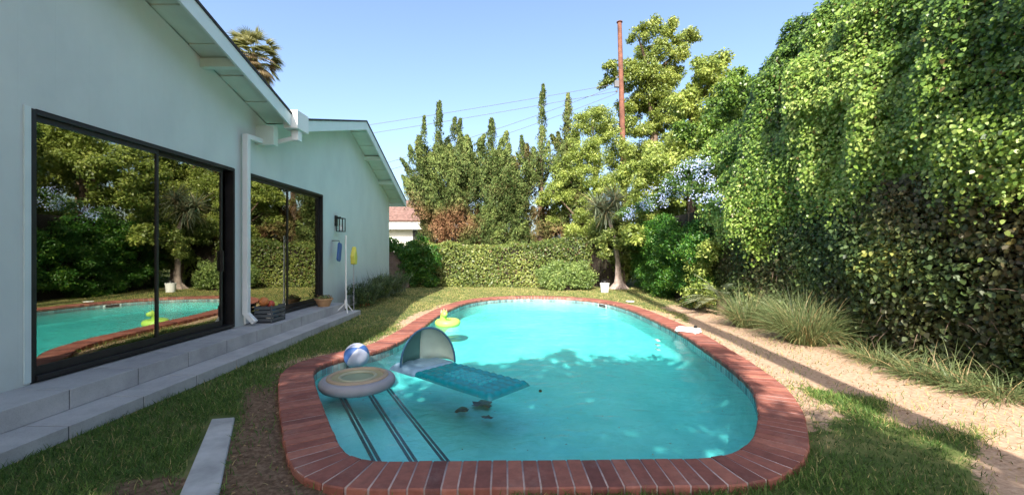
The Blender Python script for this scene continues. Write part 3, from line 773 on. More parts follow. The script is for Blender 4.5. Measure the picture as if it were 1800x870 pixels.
# lime ring with an animal neck
c = at(787, 570, WZ); lf = empty('animal_ring_float', (c.x, c.y, WZ), 'lime green inflatable ring with an upright crested head near the left wall', 'pool float')
MB().lathe(tor(.185, .075, .035), (c.x, c.y, WZ), 40).build('ring', M['lime'], lf, smooth=True, angle=80)
hx, hy = c.x-.06, c.y-.1
MB().tube([(hx, hy, WZ+.06), (hx-.01, hy-.02, WZ+.14), (hx, hy-.04, WZ+.21), (hx+.02, hy-.08, WZ+.25), (hx+.06, hy-.16, WZ+.235)], [.075, .07, .062, .066, .035], 14).build('neck', M['lime'], lf, smooth=True, angle=80)
mb = MB()
for k in range(3): mb.tube([(hx-.05+.05*k, hy-.02, WZ+.25), (hx-.055+.055*k, hy-.01, WZ+.35-.02*abs(k-1))], [.02, .003], 8)
mb.build('crest', M['cream'], lf, smooth=True)
for s in (-1, 1): MB().lathe([(0, -.012), (.012, 0), (0, .012)], (hx+.02+s*.045, hy-.1, WZ+.27), 10).build('eye', M['black'], lf)
# white pool cleaner on the coping
c = at(1210, 583, INZ); pc = empty('pool_cleaner', (c.x, c.y, INZ), 'white pool cleaner head lying on the sunlit right coping', 'pool cleaner')
vd_ = Vector((.75, -.66, 0)); mb = MB()
mb.obox((c.x, c.y), vd_, .19, .09, INZ+.03, INZ+.075); mb.build('body', M['plastic_w'], pc, bevel=.025)
MB().obox((c.x, c.y), vd_, .2, .1, INZ+.008, INZ+.03).build('skirt', M['plastic_w'], pc, bevel=.008)
MB().tube([(c.x+.1, c.y-.05, INZ+.07), (c.x+.1, c.y-.06, INZ+.11)], .03, 14).build('inlet', M['black'], pc)
for s in (-1, 1):
    for t in (-1, 1):
        q = Vector((c.x, c.y, INZ+.022))+vd_*s*.15+Vector((vd_.y, -vd_.x, 0))*t*.105
        MB().tube([q-Vector((vd_.y, -vd_.x, 0))*.012, q+Vector((vd_.y, -vd_.x, 0))*.012], .022, 12).build('wheel', M['plastic_w'], pc)
# sunken leaves
def sunk(x, y, w, h_, nm, lab, mm=M['black']):
    z = -.6; c = at(x, y, z); mb = MB(); k = 14
    vs = [(c.x, c.y, z+.03)]
    for i in range(k):
        a = 2*math.pi*i/k; r = random.uniform(.65, 1.15); vs.append((c.x+w*r*math.cos(a), c.y+h_*r*math.sin(a), z+random.uniform(0, .03)))
    mb.add(vs, [(0, i+1, (i+1) % k+1) for i in range(k)])
    return tag(mb.build(nm, mm), lab, 'leaf clump', 'dark clumps sunk in the pool')
sunk(848, 711, .15, .16, 'leaf_clump', 'largest dark leaf clump sunk in the pool below the teal float')
sunk(812, 722, .09, .09, 'leaf_clump', 'small dark leaf clump sunk on the step side of the largest clump')
sunk(856, 735, .09, .07, 'leaf_clump', 'small dark leaf clump sunk nearer the front coping than the largest clump')

# toy crate by the downspout
c0 = Vector((-3.98, 6.98, .28)); tb = empty('toy_crate', tuple(c0), 'open slate crate of colourful pool toys beside the white downspout', 'crate')
mb = MB(); x0, x1, y0, y1 = c0.x-.14, c0.x+.14, c0.y-.19, c0.y+.22
mb.box(x0, x1, y0, y1, .281, .295)
for k in range(4):
    z = .31+k*.065
    mb.box(x0, x0+.012, y0, y1, z, z+.045); mb.box(x1-.012, x1, y0, y1, z, z+.045); mb.box(x0+.012, x1-.012, y0, y0+.012, z, z+.045); mb.box(x0+.012, x1-.012, y1-.012, y1, z, z+.045)
for a in (x0-.002, x1-.014):
    for b in (y0-.002, y1-.014): mb.box(a, a+.016, b, b+.016, .281, .57)
mb.build('crate', M['slate'], tb)
toys = [('toy_ball', 'orange', 'orange toy ball on top of the toy crate', (-.04, -.1, .34), .075), ('toy_ball', 'boxblue', 'dark blue toy ball inside the toy crate', (.04, .05, .12), .085), ('toy_ball', 'yellow', 'yellow toy ball at the far end of the toy crate', (0, .13, .26), .065), ('toy_ball', 'plastic_w', 'white toy ball low in the front of the toy crate', (.06, -.1, .1), .06), ('toy_ball', 'red', 'red toy ball in the middle of the toy crate', (.02, .0, .29), .06)]
for nm, mk, lab, o, r in toys:
    pr = [(r*math.sin(math.pi*i/12), -r*math.cos(math.pi*i/12)) for i in range(13)]
    tag(MB().lathe(pr, c0+Vector(o), 20).build(nm, M[mk], smooth=True, angle=80), lab, 'toy ball', 'toys in the crate')
# planter box
c = Vector((-3.93, 8.9, .28)); po = empty('bowl_planter', tuple(c), 'low terracotta bowl planter with reddish flowers at the step end', 'planter')
MB().lathe([(0, 0), (.11, 0), (.17, .14), (.185, .145), (.185, .17), (.16, .17), (.15, .13), (0, .12)], c, 28).build('bowl', M['terracotta'], po, smooth=True)
P, N = ellip_pts((c.x, c.y, c.z+.18), (.15, .15, .06), 260, .3, 1); leaves('foliage', P, N+np.array([0, 0, .6]), .04, M['bush'], po)
P, N = ellip_pts((c.x, c.y, c.z+.2), (.14, .14, .05), 110, .7, 1.1); leaves('blossoms', P, N, .035, M['litter'], po)
# white stand
b = Vector((-3.56, 9.15, .11)); ws = empty('white_stand', tuple(b), 'slim white pole on a tripod foot at the far end of the steps', 'stand')
MB().tube([(b.x, b.y, .2), (b.x, b.y, 1.78)], [.02, .016], 12).build('pole', M['plastic_w'], ws, smooth=True)
MB().lathe([(0, .0), (.03, .0), (.03, .14), (.02, .16)], (b.x, b.y, .24), 14).build('collar', M['plastic_w'], ws, smooth=True)
for a in (-60, 70, 190):
    MB().tube([(b.x, b.y, .33), (b.x+.2*math.cos(R(a)), b.y+.2*math.sin(R(a)), .125)], .014, 8).build('foot', M['plastic_w'], ws)
# blue board hung on the wall, yellow net on a pole
bk = empty('blue_board', (WX+.05, 9.75, 1.5), 'blue foam board hanging on the house wall beside the far sliding door', 'foam board')
mb = MB(); rot = R(-12); Y0, Z0 = 9.93, 1.42; pts = []
for (a, b_) in ((-.09, -.18), (-.05, -.22), (.05, -.22), (.09, -.17), (.09, .17), (.06, .22), (-.06, .22), (-.09, .18)):
    pts.append((Y0+a*math.cos(rot)-b_*math.sin(rot), Z0+a*math.sin(rot)+b_*math.cos(rot)))
mb.prism(pts, WX+.16, WX+.20); mb.build('board', M['blue'], bk, bevel=.008)
MB().tube([(WX+.002, Y0, Z0+.27), (WX+.18, Y0, Z0+.27), (WX+.18, Y0, Z0+.2)], .008, 8).build('hook', M['black'], bk)
yn = empty('pool_net', (-3.5, 9.3, .11), 'yellow hand net standing upright beside the white pole', 'net')
yb = Vector((-3.50, 9.45, 0))
MB().tube([(yb.x, yb.y, .0), (yb.x-.0, yb.y, 1.15)], .009, 8).build('handle', M['greycloth'], yn)
mb = MB(); pts = [(yb.y-.07, 1.15), (yb.y+.07, 1.14), (yb.y+.11, 1.3), (yb.y+.02, 1.55), (yb.y-.1, 1.34)]
mb.prism(pts, yb.x-.05, yb.x+.05); mb.build('net_bag', M['yellow'], yn, bevel=.02)

# ------------------------------------------------------------------ vegetation
def sweep_leaves(profile, ya, yb, dens, amp, seed, nscale=1.2):
    """sample a hedge surface whose (x,z) profile runs along y"""
    pr = np.array(profile); seg = np.diff(pr, axis=0); L = np.hypot(seg[:, 0], seg[:, 1]); cum = np.concatenate([[0], np.cumsum(L)])
    n = int(cum[-1]*(yb-ya)*dens); s = rng.uniform(0, cum[-1], n); y = rng.uniform(ya, yb, n)
    x = np.interp(s, cum, pr[:, 0]); z = np.interp(s, cum, pr[:, 1]); k = np.clip(np.searchsorted(cum, s)-1, 0, len(seg)-1)
    N = np.stack([-seg[k, 1], np.zeros(n), seg[k, 0]], 1); N = unit(N)     # outward to the left/up
    S = np.stack([x, y, z], 1); f = fbm(S, nscale, seed, 3)
    return S, N, f*amp, s/cum[-1]

# upper vine mass over the right boundary
vine = empty('climbing_vine', (5.3, 6.5, 0), 'huge glossy green climbing vine bulging over the top of the right hand hedge', 'climbing vine')
prof = [(5.28, 2.0), (4.98, 2.12), (4.82, 2.5), (4.72, 3.1), (4.74, 3.9), (4.9, 4.7), (5.15, 5.4), (5.65, 5.95), (6.5, 6.2), (7.6, 6.1)]
S, N, d, s = sweep_leaves(prof, 1.2, 10.6, 5600, .27, 21, .9)
ev = fbm(S*[1, 1, .55], 3.2, 33, 2)
dep = rng.beta(1.1, 2.6, len(S))*.55
taper = sstep(10.9, 8.6, S[:, 1]); 
P = S+N*(d+ev*.26+.14*fbm(S, 6.5, 52, 3)-dep)[:, None]; P[:, 2] = 1.6+(P[:, 2]-1.6)*(.72+.28*taper)+rng.normal(0, .03, len(P)); P[:, 0] += (1-taper)*.3
P[:, 2] -= np.where(s < .22, rng.exponential(.11, len(P)), 0)
keepm = (ev-dep*1.0) > -.80
P, N, dep, s, ev = P[keepm], N[keepm], dep[keepm], s[keepm], ev[keepm]
tint = np.clip(.46+.3*fbm(P, .9, 8, 2)+ev*.14+rng.normal(0, .22, len(P)), 0, 1)
leaves('foliage', P, N+np.array([0, -.45, .4]), rng.choice([.038, .05, .066], len(P), p=[.35, .45, .2])*np.interp(P[:, 1], [3, 7], [.78, 1.05]), M['vine'], vine, tint, (rng.random(len(P)) < .02)*.8, aspect=.78, droop=1.0, spread=.5, tspread=.45, ovate=True)
mb = MB(); pc_ = [(x+.75, z-.28) for x, z in prof]; pc_ = pc_+[(7.6, 1.75)]
n_ = len(pc_); vs = []
for y in np.linspace(1.3, 9.9, 24):
    for x, z in pc_: vs.append((x+.06*math.sin(y*3+z*2), y, (1.6+(z-1.6)*(.72+.28*float(sstep(10.9, 8.6, y))))))
mb.add(vs, [(r*n_+i, r*n_+(i+1) % n_, (r+1)*n_+(i+1) % n_, (r+1)*n_+i) for r in range(23) for i in range(n_)]+[tuple(range(n_)), tuple(range(23*n_, 24*n_))])
mb.build('twig_core', M['core'], vine)
for y in (3, 5.2, 7.1, 9.0):
    MB().tube([(5.6, y, 0), (5.55, y+.1, 1), (5.7, y+.15, 2.2)], [.07, .06, .05], 8).build('stem', M['bark'], vine)
# lower dry ivy wall
low = empty('ivy_hedge', (5.2, 6, 0), 'dark dry clipped ivy hedge below the bulging vine on the right', 'hedge')
prof2 = [(5.12, -.02), (5.05, .5), (5.0, 1.2), (5.03, 2.4)]
S, N, d, s = sweep_leaves(prof2, 1.2, 10.9, 2300, .14, 5, 1.8)
dep = rng.beta(1, 2, len(S))*.22; P = S+N*(d-dep+.03)[:, None]
cl = fbm(P, 3.3, 44, 2)
tint = np.clip(.42+cl*.28+rng.normal(0, .2, len(P))+(rng.random(len(P)) < .03)*.45, 0, 1)
dd_ = np.clip(fbm(P, 2.3, 61, 2)*.9+.15+rng.normal(0, .25, len(P)), 0, 1)*.6
leaves('foliage', P, N+np.array([0, -.15, .1]), rng.choice([.045, .06, .075], len(P)), M['ivy_dark'], low, tint, dd_, aspect=.75, droop=.9, spread=.7, ovate=True)
MB().prism([(1.25, -.05), (10.85, -.05), (10.85, 2.4), (1.25, 2.4)], 5.28, 5.55).build('twig_core', M['core'], low)
nb_ = 900; yb_ = rng.uniform(1.3, 10.8, nb_); zb_ = rng.uniform(.1, 2.1, nb_)
V, Fq, sg = ribbons(np.stack([np.full(nb_, 5.12), yb_, zb_], 1), np.stack([rng.uniform(-1, -.2, nb_), rng.normal(0, 1, nb_), rng.normal(.3, .8, nb_)], 1), rng.uniform(.15, .4, nb_), .008, 1.0)
npmesh('twigs', V, Fq, low, M['bark'], .5, 0)

# fresh green hedge further along
gh = empty('green_hedge', (4.6, 12.8, 0), 'fresh bright green fine leaved hedge under the pale blue flowers', 'hedge')
cl = []
for k in range(80):
    y = rng.uniform(10.3, 16.5); z = rng.uniform(.15, 2.45); x = np.interp(y, [10.3, 16.5], [4.85, 5.0])
    cl.append((x+rng.normal(0, .06), y, z, .36, .4, .36))
clump_crown('foliage', cl, M['bamboo'], .075, .8, gh, aspect=.45, sub=6)
MB().box(5.0, 5.5, 10.4, 15.6, -.05, 2.5).build('twig_core', M['core'], gh)
ys = empty('yellow_green_shrub', (4.55, 10.4, 0), 'upright yellow green shrub in front of the bright green hedge', 'shrub')
cl = [(4.72+rng.normal(0, .07), 10.7+rng.normal(0, .4), z, .25, .3, .28) for z in np.linspace(.2, 1.45, 9)]
clump_crown('foliage', cl, M['tree2'], .07, .8, ys, aspect=.6, sub=7)
MB().tube([(4.8, 10.7, 0), (4.75, 10.6, 1.3)], [.04, .02], 7).build('trunk', M['bark'], ys)

# plumbago with pale blue flowers
pb = empty('flowering_plumbago', (5.1, 11.6, 0), 'sprawling plumbago covered with pale blue and white flowers above the green hedge', 'shrub')
pcl = [(1215, 300, 60, 38), (1190, 325, 60, 34), (1160, 345, 55, 26), (1235, 335, 50, 34), (1140, 362, 40, 22), (1265, 355, 40, 24), (1105, 375, 35, 16), (1230, 300, 40, 30), (1300, 385, 30, 20)]
cl = []
for x, y, wpx, hpx in pcl:
    dd = float(np.interp(x, [1100, 1300], [12.3, 9.0])); c = atd(x, y, dd); cl.append((c.x, c.y, c.z, wpx/2*dd/F, .45, hpx/2*dd/F*1.1))
clump_crown('foliage', cl, M['plumbago'], .085, .8, pb, aspect=.5)
PP = []; 
for (x, y, z, rx, ry_, rz_) in cl:
    for k in range(8):
        q = unit(rng.normal(size=(1, 3)))[0]; q[1] = -abs(q[1]); q[0] = -abs(q[0])*.5+q[0]*.5
        c = np.array([x, y-.05, z])+q*np.array([rx, ry_, rz_])*1.1; PP.append(c+rng.normal(size=(26, 3))*.07)
P = np.concatenate(PP); leaves('blossoms', P, np.tile([-.3, -.8, .5], (len(P), 1)), .036, M['petal'], pb, rng.random(len(P)), aspect=.9, spread=.8)
MB().tube([(5.2, 11.9, 0), (5.0, 11.8, 1.6), (5.0, 11.7, 2.8)], [.05, .04, .02], 7).build('stem', M['bark'], pb)

def px_crown(name, pxs, d, m, size, dens, parent, depth=.8, jitter=.8, **kw):
    cl = []
    for x, y, rp in pxs:
        dd = d+rng.uniform(-jitter, jitter); c = atd(x, y, dd); r = rp*dd/F; cl.append((c.x, c.y, c.z, r*1.05, r*depth+.2, r*.9))
    return clump_crown(name, cl, m, size, dens, parent, **kw), cl
def tree(name, label, cat, pxs, d, m, size, dens, trunk, group=None, limbs=True, r0=.16, bark='bark', **kw):
    base = Vector(trunk[0]); e = empty(name, tuple(base), label, cat, group)
    o, cl = px_crown('crown', pxs, d, m, size, dens, e, **kw)
    MB().tube(trunk, [r0*(1-.7*i/(len(trunk)-1)) for i in range(len(trunk))], 10).build('trunk', M[bark], e, smooth=True)
    if limbs:
        for c in cl[::max(1, len(cl)//8)]:
            tgt = Vector(c[:3]); k = min(len(trunk)-1, max(1, len(trunk)-2)); p = Vector(trunk[k]); p = p if p.z < tgt.z else Vector(trunk[max(0, k-1)])
            mid = (p+tgt)/2+Vector((random.uniform(-.2, .2), 0, -.2))
            MB().tube([p, mid, tgt], [r0*.4, r0*.25, r0*.08], 6).build('limb', M[bark], e)
    return e
# tall open tree behind the pole
tr = lambda x, d, ys_, lean=0: [tuple(atd(x+lean*i, y, d))[:2]+(max(0, atd(x, y, d).z),) if i else (atd(x, y, d).x, d, -.05) for i, y in enumerate(ys_)]
px = [(1140,120,26),(1170,150,24),(1130,175,24),(1165,200,26),(1195,130,14),(1105,150,16),(1100,190,20),(1180,180,18),(1120,60,18),(1145,55,22),(1175,52,18),(1200,70,16),(1218,62,15),(1190,95,20),(1160,90,24),(1130,95,20),(1105,120,16),(1075,120,12),(1070,140,12),(1120,130,20),(1150,130,24),(1175,125,16),(1140,165,22),(1120,190,24),(1160,185,22),(1110,225,26),(1125,290,30),(1160,320,30),(1120,350,30),(1200,300,30),(1110,400,28),(1150,380,28),(1150,225,26),(1190,215,22),(1130,265,30),(1175,260,28),(1200,240,22),(1060,150,8)]
tree('tall_tree', 'tall open yellow green tree rising behind the wooden pole', 'tree', px, 21.5, M['tree'], .115, 1.5, tr(1150, 21.5, (500, 330, 220, 130, 80)), r0=.28, jitter=1)
px = [(1250,110,20),(1235,125,20),(1265,125,18),(1245,150,26),(1215,165,22),(1270,160,26),(1200,190,24),(1235,190,28),(1265,200,28),(1225,230,30),(1190,250,28),(1250,250,28),(1160,290,26),(1200,300,28),(1130,320,24),(1180,340,24),(1110,300,22),(1120,350,22),(1155,270,24),(1290,170,24),(1300,200,26),(1220,280,26),(1280,230,30),(1300,260,30),(1270,290,30),(1140,380,24),(1110,410,24)]
tree('leafy_tree', 'rounded lime green tree between the tall tree and the vine', 'tree', px, 14.6, M['tree2'], .115, 1.7, tr(1215, 14.6, (500, 400, 300, 200, 150)), r0=.18, jitter=.9)
px = [(1040,205,22),(1065,200,20),(1020,225,22),(1050,235,28),(1075,240,24),(1020,260,26),(1055,275,30),(1085,280,24),(1005,290,24),(985,310,22),(1030,310,28),(1065,320,28),(970,335,20),(1000,345,26),(1040,350,26),(985,365,18),(1020,380,18),(1085,340,22),(1010,410,22),(1045,400,24),(975,390,20),(1080,390,22),(1030,435,20),(955,350,14),(1090,310,22),(1105,260,18)]
tree('feathery_tree', 'soft pale green feathery tree left of the wooden pole', 'tree', px, 18.2, M['tree2'], .105, 1.7, tr(1045, 18.4, (500, 400, 320, 240)), r0=.15, jitter=.7, aspect=.4)

px = [(1260,190,26),(1295,165,26),(1330,150,26),(1240,250,28),(1280,230,30),(1320,200,30),(1350,180,30),(1265,275,30),(1310,260,32),(1345,240,32),(1290,310,30),(1330,310,32),(1250,215,26),(1300,140,20),(1275,160,20),(1370,160,30),(1200,230,18)]
tree('vine_covered_tree', 'yellow green tree wrapped in creeper joining the big vine to the trees behind', 'tree', px, 11.0, M['vine'], .085, 1.5, tr(1330, 11.2, (545, 400, 300, 220)), r0=.14, jitter=.6)
for (X_, Y_, hh_, lab) in ((7.6, 13.0, 5.2, 'dark green tree standing beyond the green hedge'), (6.6, 17.6, 5.4, 'mid green tree behind the flared trunk and fence'), (8.2, 21, 6.5, 'far green tree low behind the tall open tree'), (9.8, 15.4, 6.0, 'broad green tree furthest along behind the vine'), (12.0, 20.0, 7.0, 'large green tree far beyond the vine')):  # trees hidden by the vine are added to fill bright gaps in door reflections
    e = empty('boundary_tree', (X_, Y_, 0), lab, 'tree', 'trees beyond the boundary')
    cl = [(X_+rng.normal(0, .75), Y_+rng.normal(0, .75), rng.uniform(.9, hh_-.6), .9, .9, .8) for k in range(16)]
    clump_crown('crown', cl, M['tree'], .14, 1.0, e)
    MB().tube([(X_, Y_, -.05), (X_, Y_, hh_*.5), (X_+.1, Y_, hh_*.85)], [.2, .14, .05], 9).build('trunk', M['bark'], e, smooth=True)
# junipers: ascending plumes
def juniper(name, label, plumes, d, trunk, group, brown, n_per=620, size=.11):
    e = empty(name, tuple(trunk[0]), label, 'tree', group); PP, NN, TT, tt = [], [], [], []
    for (x, y, rp, lp, lean) in plumes:
        dd = d+rng.uniform(-.9, .9); c = np.array(atd(x, y, dd)); r = rp*dd/F; L = lp*dd/F; q_ = .12 if (abs(lean) < .21 and lp > 29 and round(lean, 1) == lean) else 1
        axis = np.array([lean+rng.normal(0, .18)*q_, rng.normal(-.15, .25)*q_, 1.]); axis /= np.linalg.norm(axis)
        n = int(n_per*max(1, L*r/.35)); u_ = rng.random(n)**.8; a = rng.uniform(0, 6.283, n)
        rr = r*(1-u_)**.6*(.55+.6*rng.random(n))*(1+.35*np.sin(u_*14+a*2))
        e1 = np.cross(axis, [0, 1, 0]); e1 /= np.linalg.norm(e1); e2 = np.cross(axis, e1)
        rad = np.cos(a)[:, None]*e1+np.sin(a)[:, None]*e2
        PP.append(c+axis*(u_*L)[:, None]+rad*rr[:, None]); NN.append(rad+rng.normal(size=(n, 3))*.3); TT.append(axis*1.0+rad*.6+np.zeros((n, 3)))
        tt.append(np.clip(.3+.3*u_+rng.normal(rng.uniform(-.2, .2), .16, n), 0, 1))  # tint darkens towards each plume's inner end, painting shade into the colour
    P = np.concatenate(PP); dead = np.clip(brown(P)+rng.normal(0, .15, len(P)), 0, 1)
    leaves('crown', P, np.concatenate(NN), size, M['juniper'], e, np.concatenate(tt), dead, aspect=.38, T=np.concatenate(TT), tspread=.35, spread=.4)
    MB().tube(trunk, [.2*(1-.7*i/(len(trunk)-1)) for i in range(len(trunk))], 9).build('trunk', M['bark'], e, smooth=True)
    return e
def brownf(P):
    px_x = CX+P[:, 0]*F/P[:, 1]; px_y = CY-(P[:, 2]-H)*F/P[:, 1]
    return np.clip(np.clip(1-(P[:, 2]-2.7)/1.6, 0, 1)*(.3+fbm(P, 1.8, 71, 2)*1.1), 0, 1)*.95+np.clip(fbm(P, 1.1, 15, 2)*.8-.45, 0, .4)
def mass(outline, n, step_in=0):
    out = []
    xs = [p[0] for p in outline]; ts = [p[1] for p in outline]
    for k in range(n):
        x = random.uniform(xs[0], xs[-1]); t = np.interp(x, xs, ts); y = random.uniform(t+30, 460)
        if x < xs[0]+max(0, (y-310)*.28): continue
        lean = (x-(xs[0]+xs[-1])/2)/(xs[-1]-xs[0])*.9
        out.append((x, y, random.uniform(6, 20), random.uniform(24, 62), lean+random.gauss(0, .25)))
    return out
o1 = [(722, 330), (735, 270), (760, 262), (790, 255), (830, 258), (860, 262), (885, 265), (900, 290)]
pl_ = mass(o1, 300)
pl_ += [(771, 300, 14, 66, 0), (743, 300, 13, 60, -.1), (864, 310, 14, 66, 0), (803, 300, 14, 66, .1), (840, 310, 16, 62, .1), (785, 310, 16, 66, 0), (820, 310, 16, 60, 0), (885, 320, 15, 66, .1), (727, 290, 7, 34, -.2), (743, 260, 6, 52, -.15), (771, 250, 8, 68, 0), (772, 225, 5, 46, 0), (795, 250, 8, 42, .1), (803, 240, 6, 30, .2), (864, 265, 9, 55, 0), (864, 240, 7, 30, 0), (885, 262, 9, 30, .2), (840, 262, 8, 26, .1), (815, 262, 8, 24, 0), (822, 262, 9, 22, -.1), (735, 330, 14, 40, -.4), (730, 350, 12, 40, -.3), (755, 300, 12, 44, -.3)]
juniper('juniper_tree', 'broad shaggy juniper with browning base and several short spikes, next to the house roof', pl_, 19.0, [(-3.2, 18.8, -.05), (-2.9, 18.9, 1.5), (-2.6, 19, 3.2), (-2.4, 19, 5)], 'junipers behind the back hedge', brownf)
o2 = [(880, 320), (905, 295), (925, 270), (945, 250), (965, 262), (985, 290), (1015, 320), (1060, 360), (1095, 390)]
pl_ = mass(o2, 170)+[(953, 285, 12, 60, 0), (953, 250, 9, 60, 0), (953, 215, 7, 50, 0), (954, 185, 5, 34, 0), (940, 300, 12, 40, -.1), (928, 300, 12, 40, -.2), (917, 290, 6, 50, 0), (960, 300, 12, 50, .1)]
juniper('juniper_tree', 'green juniper with the single tallest straight spire beside the broad juniper', pl_, 19.4, [(1.3, 19.4, -.05), (1.4, 19.4, 2), (1.45, 19.4, 4), (1.48, 19.4, 7)], 'junipers behind the back hedge', brownf)
pl_ = [(998, 300, 14, 60, 0), (990, 280, 10, 46, -.2), (998, 265, 11, 56, 0), (1006, 280, 11, 50, .1), (998, 235, 9, 50, 0), (999, 205, 6, 38, 0), (985, 265, 7, 30, -.3), (1010, 265, 7, 30, .2), (998, 330, 16, 60, 0), (985, 340, 14, 60, -.1), (1012, 340, 14, 60, .1)]
juniper('juniper_tree', 'slender dark juniper spire between the tallest spire and the feathery tree', pl_, 20.6, [(2.75, 20.6, -.05), (2.8, 20.6, 3), (2.85, 20.6, 7)], 'junipers behind the back hedge', lambda P: np.full(len(P), .12), size=.14)

# back hedge (long, left part in the house's shade) and rounded bush
def box_hedge(name, label, x0, x1, y0, y1, topf, m, size, dens, seed, deadf=None, **kw):
    e = empty(name, ((x0+x1)/2, (y0+y1)/2, 0), label, 'hedge')
    A = (x1-x0)*2.0; nf = int(A*dens); x = rng.uniform(x0, x1, nf); zt = topf(x); z = rng.uniform(0, 1, nf)*zt
    P1 = np.stack([x, np.full(nf, y0), z], 1); d = fbm(P1, 2.2, seed, 3)*.16; P1[:, 1] += -d+rng.beta(1, 2.5, nf)*.3
    P1[:, 1] += np.clip((z-(zt-.25))/.25, 0, 1)**2*.2
    nt2 = int((x1-x0)*(y1-y0)*dens*.6); x2 = rng.uniform(x0, x1, nt2); y2 = rng.uniform(y0, y1, nt2)
    P2 = np.stack([x2, y2, topf(x2)], 1); P2[:, 2] += fbm(P2, 2.5, seed+1, 3)*.12-rng.beta(1, 2.5, nt2)*.2
    P = np.concatenate([P1, P2]); N = np.concatenate([np.tile([0, -1, .35], (nf, 1)), np.tile([0, -.3, 1.], (nt2, 1))])
    t = np.clip(.45+.22*fbm(P, 2.0, seed+3, 2)+rng.normal(0, .2, len(P)), 0, 1)
    leaves('foliage', P, N, size, m, e, t, deadf(P) if deadf else (rng.random(len(P)) < .06)*.8, **kw)
    k = 24; mb = MB(); xs = np.linspace(x0+.1, x1-.1, k); tz = topf(xs)-.18
    for i in range(k-1): mb.add([(xs[i], y0+.22, -.05), (xs[i+1], y0+.22, -.05), (xs[i+1], y0+.22, tz[i+1]), (xs[i], y0+.22, tz[i]), (xs[i], y1, -.05), (xs[i+1], y1, -.05), (xs[i+1], y1, tz[i+1]), (xs[i], y1, tz[i])], [(0, 1, 2, 3), (7, 6, 5, 4), (3, 2, 6, 7)])
    mb.build('twig_core', M['core'], e)
    return e
topf = lambda x: 1.72+.09*np.sin(x*1.9)+.05*np.sin(x*5+1)+np.clip((x-1.2)/1.2, 0, 1)*.42+np.clip((-3.2-x)/.6, 0, 1)*.2
box_hedge('back_hedge', 'long clipped hedge along the back of the garden, its house end in shadow', -4.25, 3.3, 16.85, 18.0, topf, M['hedge'], .085, 900, 81, aspect=.7, spread=.6)
rb = empty('rounded_bush', (2.1, 15.9, 0), 'low rounded light green bush in front of the back hedge', 'bush')
cl = []
for k in range(60):
    a = rng.uniform(0, 6.28); r = rng.uniform(0, 1)**.5; x = 2.08+.92*r*math.cos(a); y = 15.75+.5*r*math.sin(a); z = .2+rng.uniform(0, .85)*(1-.45*r*r)
    cl.append((x, y, z, .28, .28, .24))
clump_crown('foliage', cl, M['bush'], .075, .9, rb, sub=5, aspect=.55)
MB().lathe([(0, .8), (.4, .65), (.55, .35), (.5, 0)], (2.08, 15.85, 0), 16).build('twig_core', M['core'], rb)

# corner palm-like tree with pale flared trunk
cp = empty('corner_cordyline', (4.05, 15.6, 0), 'spiky headed tree with pale flared trunk in the back right corner', 'tree')
t0 = at(1088, 508); top_ = atd(1066, 372, 15.8)
MB().tube([(t0.x, t0.y, -.03), (t0.x, t0.y, .18), (t0.x-.02, t0.y, .5), (t0.x-.05, t0.y, 1.1), ((t0.x+top_.x)/2, 15.7, 2.0), tuple(top_)], [.36, .2, .13, .09, .075, .06], 12).build('trunk', M['palebark'], cp, smooth=True)
mb = MB()
for k in range(7):
    a = k*.9; mb.tube([(t0.x, t0.y, .3), (t0.x+.24*math.cos(a), t0.y+.24*math.sin(a), .08), (t0.x+.42*math.cos(a), t0.y+.42*math.sin(a), -.04)], [.1, .07, .03], 7)
mb.build('root_flare', M['palebark'], cp, smooth=True)
for hd_, nn_ in ((top_, 190), (top_+Vector((.3, -.1, .4)), 160), (top_+Vector((-.35, 0, .15)), 130)):
    dr = unit(rng.normal(size=(nn_, 3))+np.array([0, 0, .5])); V, Fq, sg = ribbons(np.tile(hd_, (nn_, 1)).astype(float), dr, rng.uniform(.5, .95, nn_), .05, rng.uniform(.4, 1.4, nn_))
    t = np.repeat(rng.uniform(.2, 1, nn_), sg); npmesh('frond_head', V, Fq, cp, M['frond'], t, np.repeat(rng.random(nn_) < .2, sg)*.7)
cs = empty('corner_shrub', (4.3, 16.6, 0), 'dull green shrub filling the corner behind the pale flared trunk', 'shrub')
cl = [(c_.x, c_.y, c_.z, .45, .35, .4) for c_ in [atd(x_, y_, 16.7+rng.uniform(-.2, .3)) for x_, y_ in ((1062, 420), (1085, 405), (1108, 415), (1125, 395), (1070, 395), (1098, 440), (1115, 460), (1050, 405), (1130, 430), (1100, 385))]]+[(c_.x, c_.y, c_.z, .28, .2, .24) for c_ in [atd(x_, y_, 15.3) for x_, y_ in ((1058, 425), (1072, 408), (1088, 425), (1062, 445))]]
clump_crown('foliage', cl, M['hedge'], .08, .9, cs, sub=7)
MB().tube([(4.6, 16.8, -.03), (4.5, 16.8, 1.2), (4.4, 16.8, 2.2)], [.06, .045, .02], 7).build('stem', M['bark'], cs)
# bucket
c = at(1063, 514); bu = empty('bucket', (c.x, c.y, 0), 'white bucket with dark lid rim beside the pale flared trunk', 'bucket')
MB().lathe([(0, .01), (.13, .01), (.16, .3), (.165, .3), (.165, .33), (.15, .33), (.14, .29), (0, .28)], (c.x, c.y, 0), 24).build('body', M['plastic_w'], bu, smooth=True)
MB().tube([(c.x-.16, c.y, .3), (c.x-.1, c.y-.02, .43), (c.x, c.y-.03, .47), (c.x+.1, c.y-.02, .43), (c.x+.16, c.y, .3)], .008, 6).build('handle', M['black'], bu)
MB().lathe([(0, .33), (.09, .335), (.07, .4), (0, .42)], (c.x, c.y, 0), 14).build('contents', M['black'], bu)
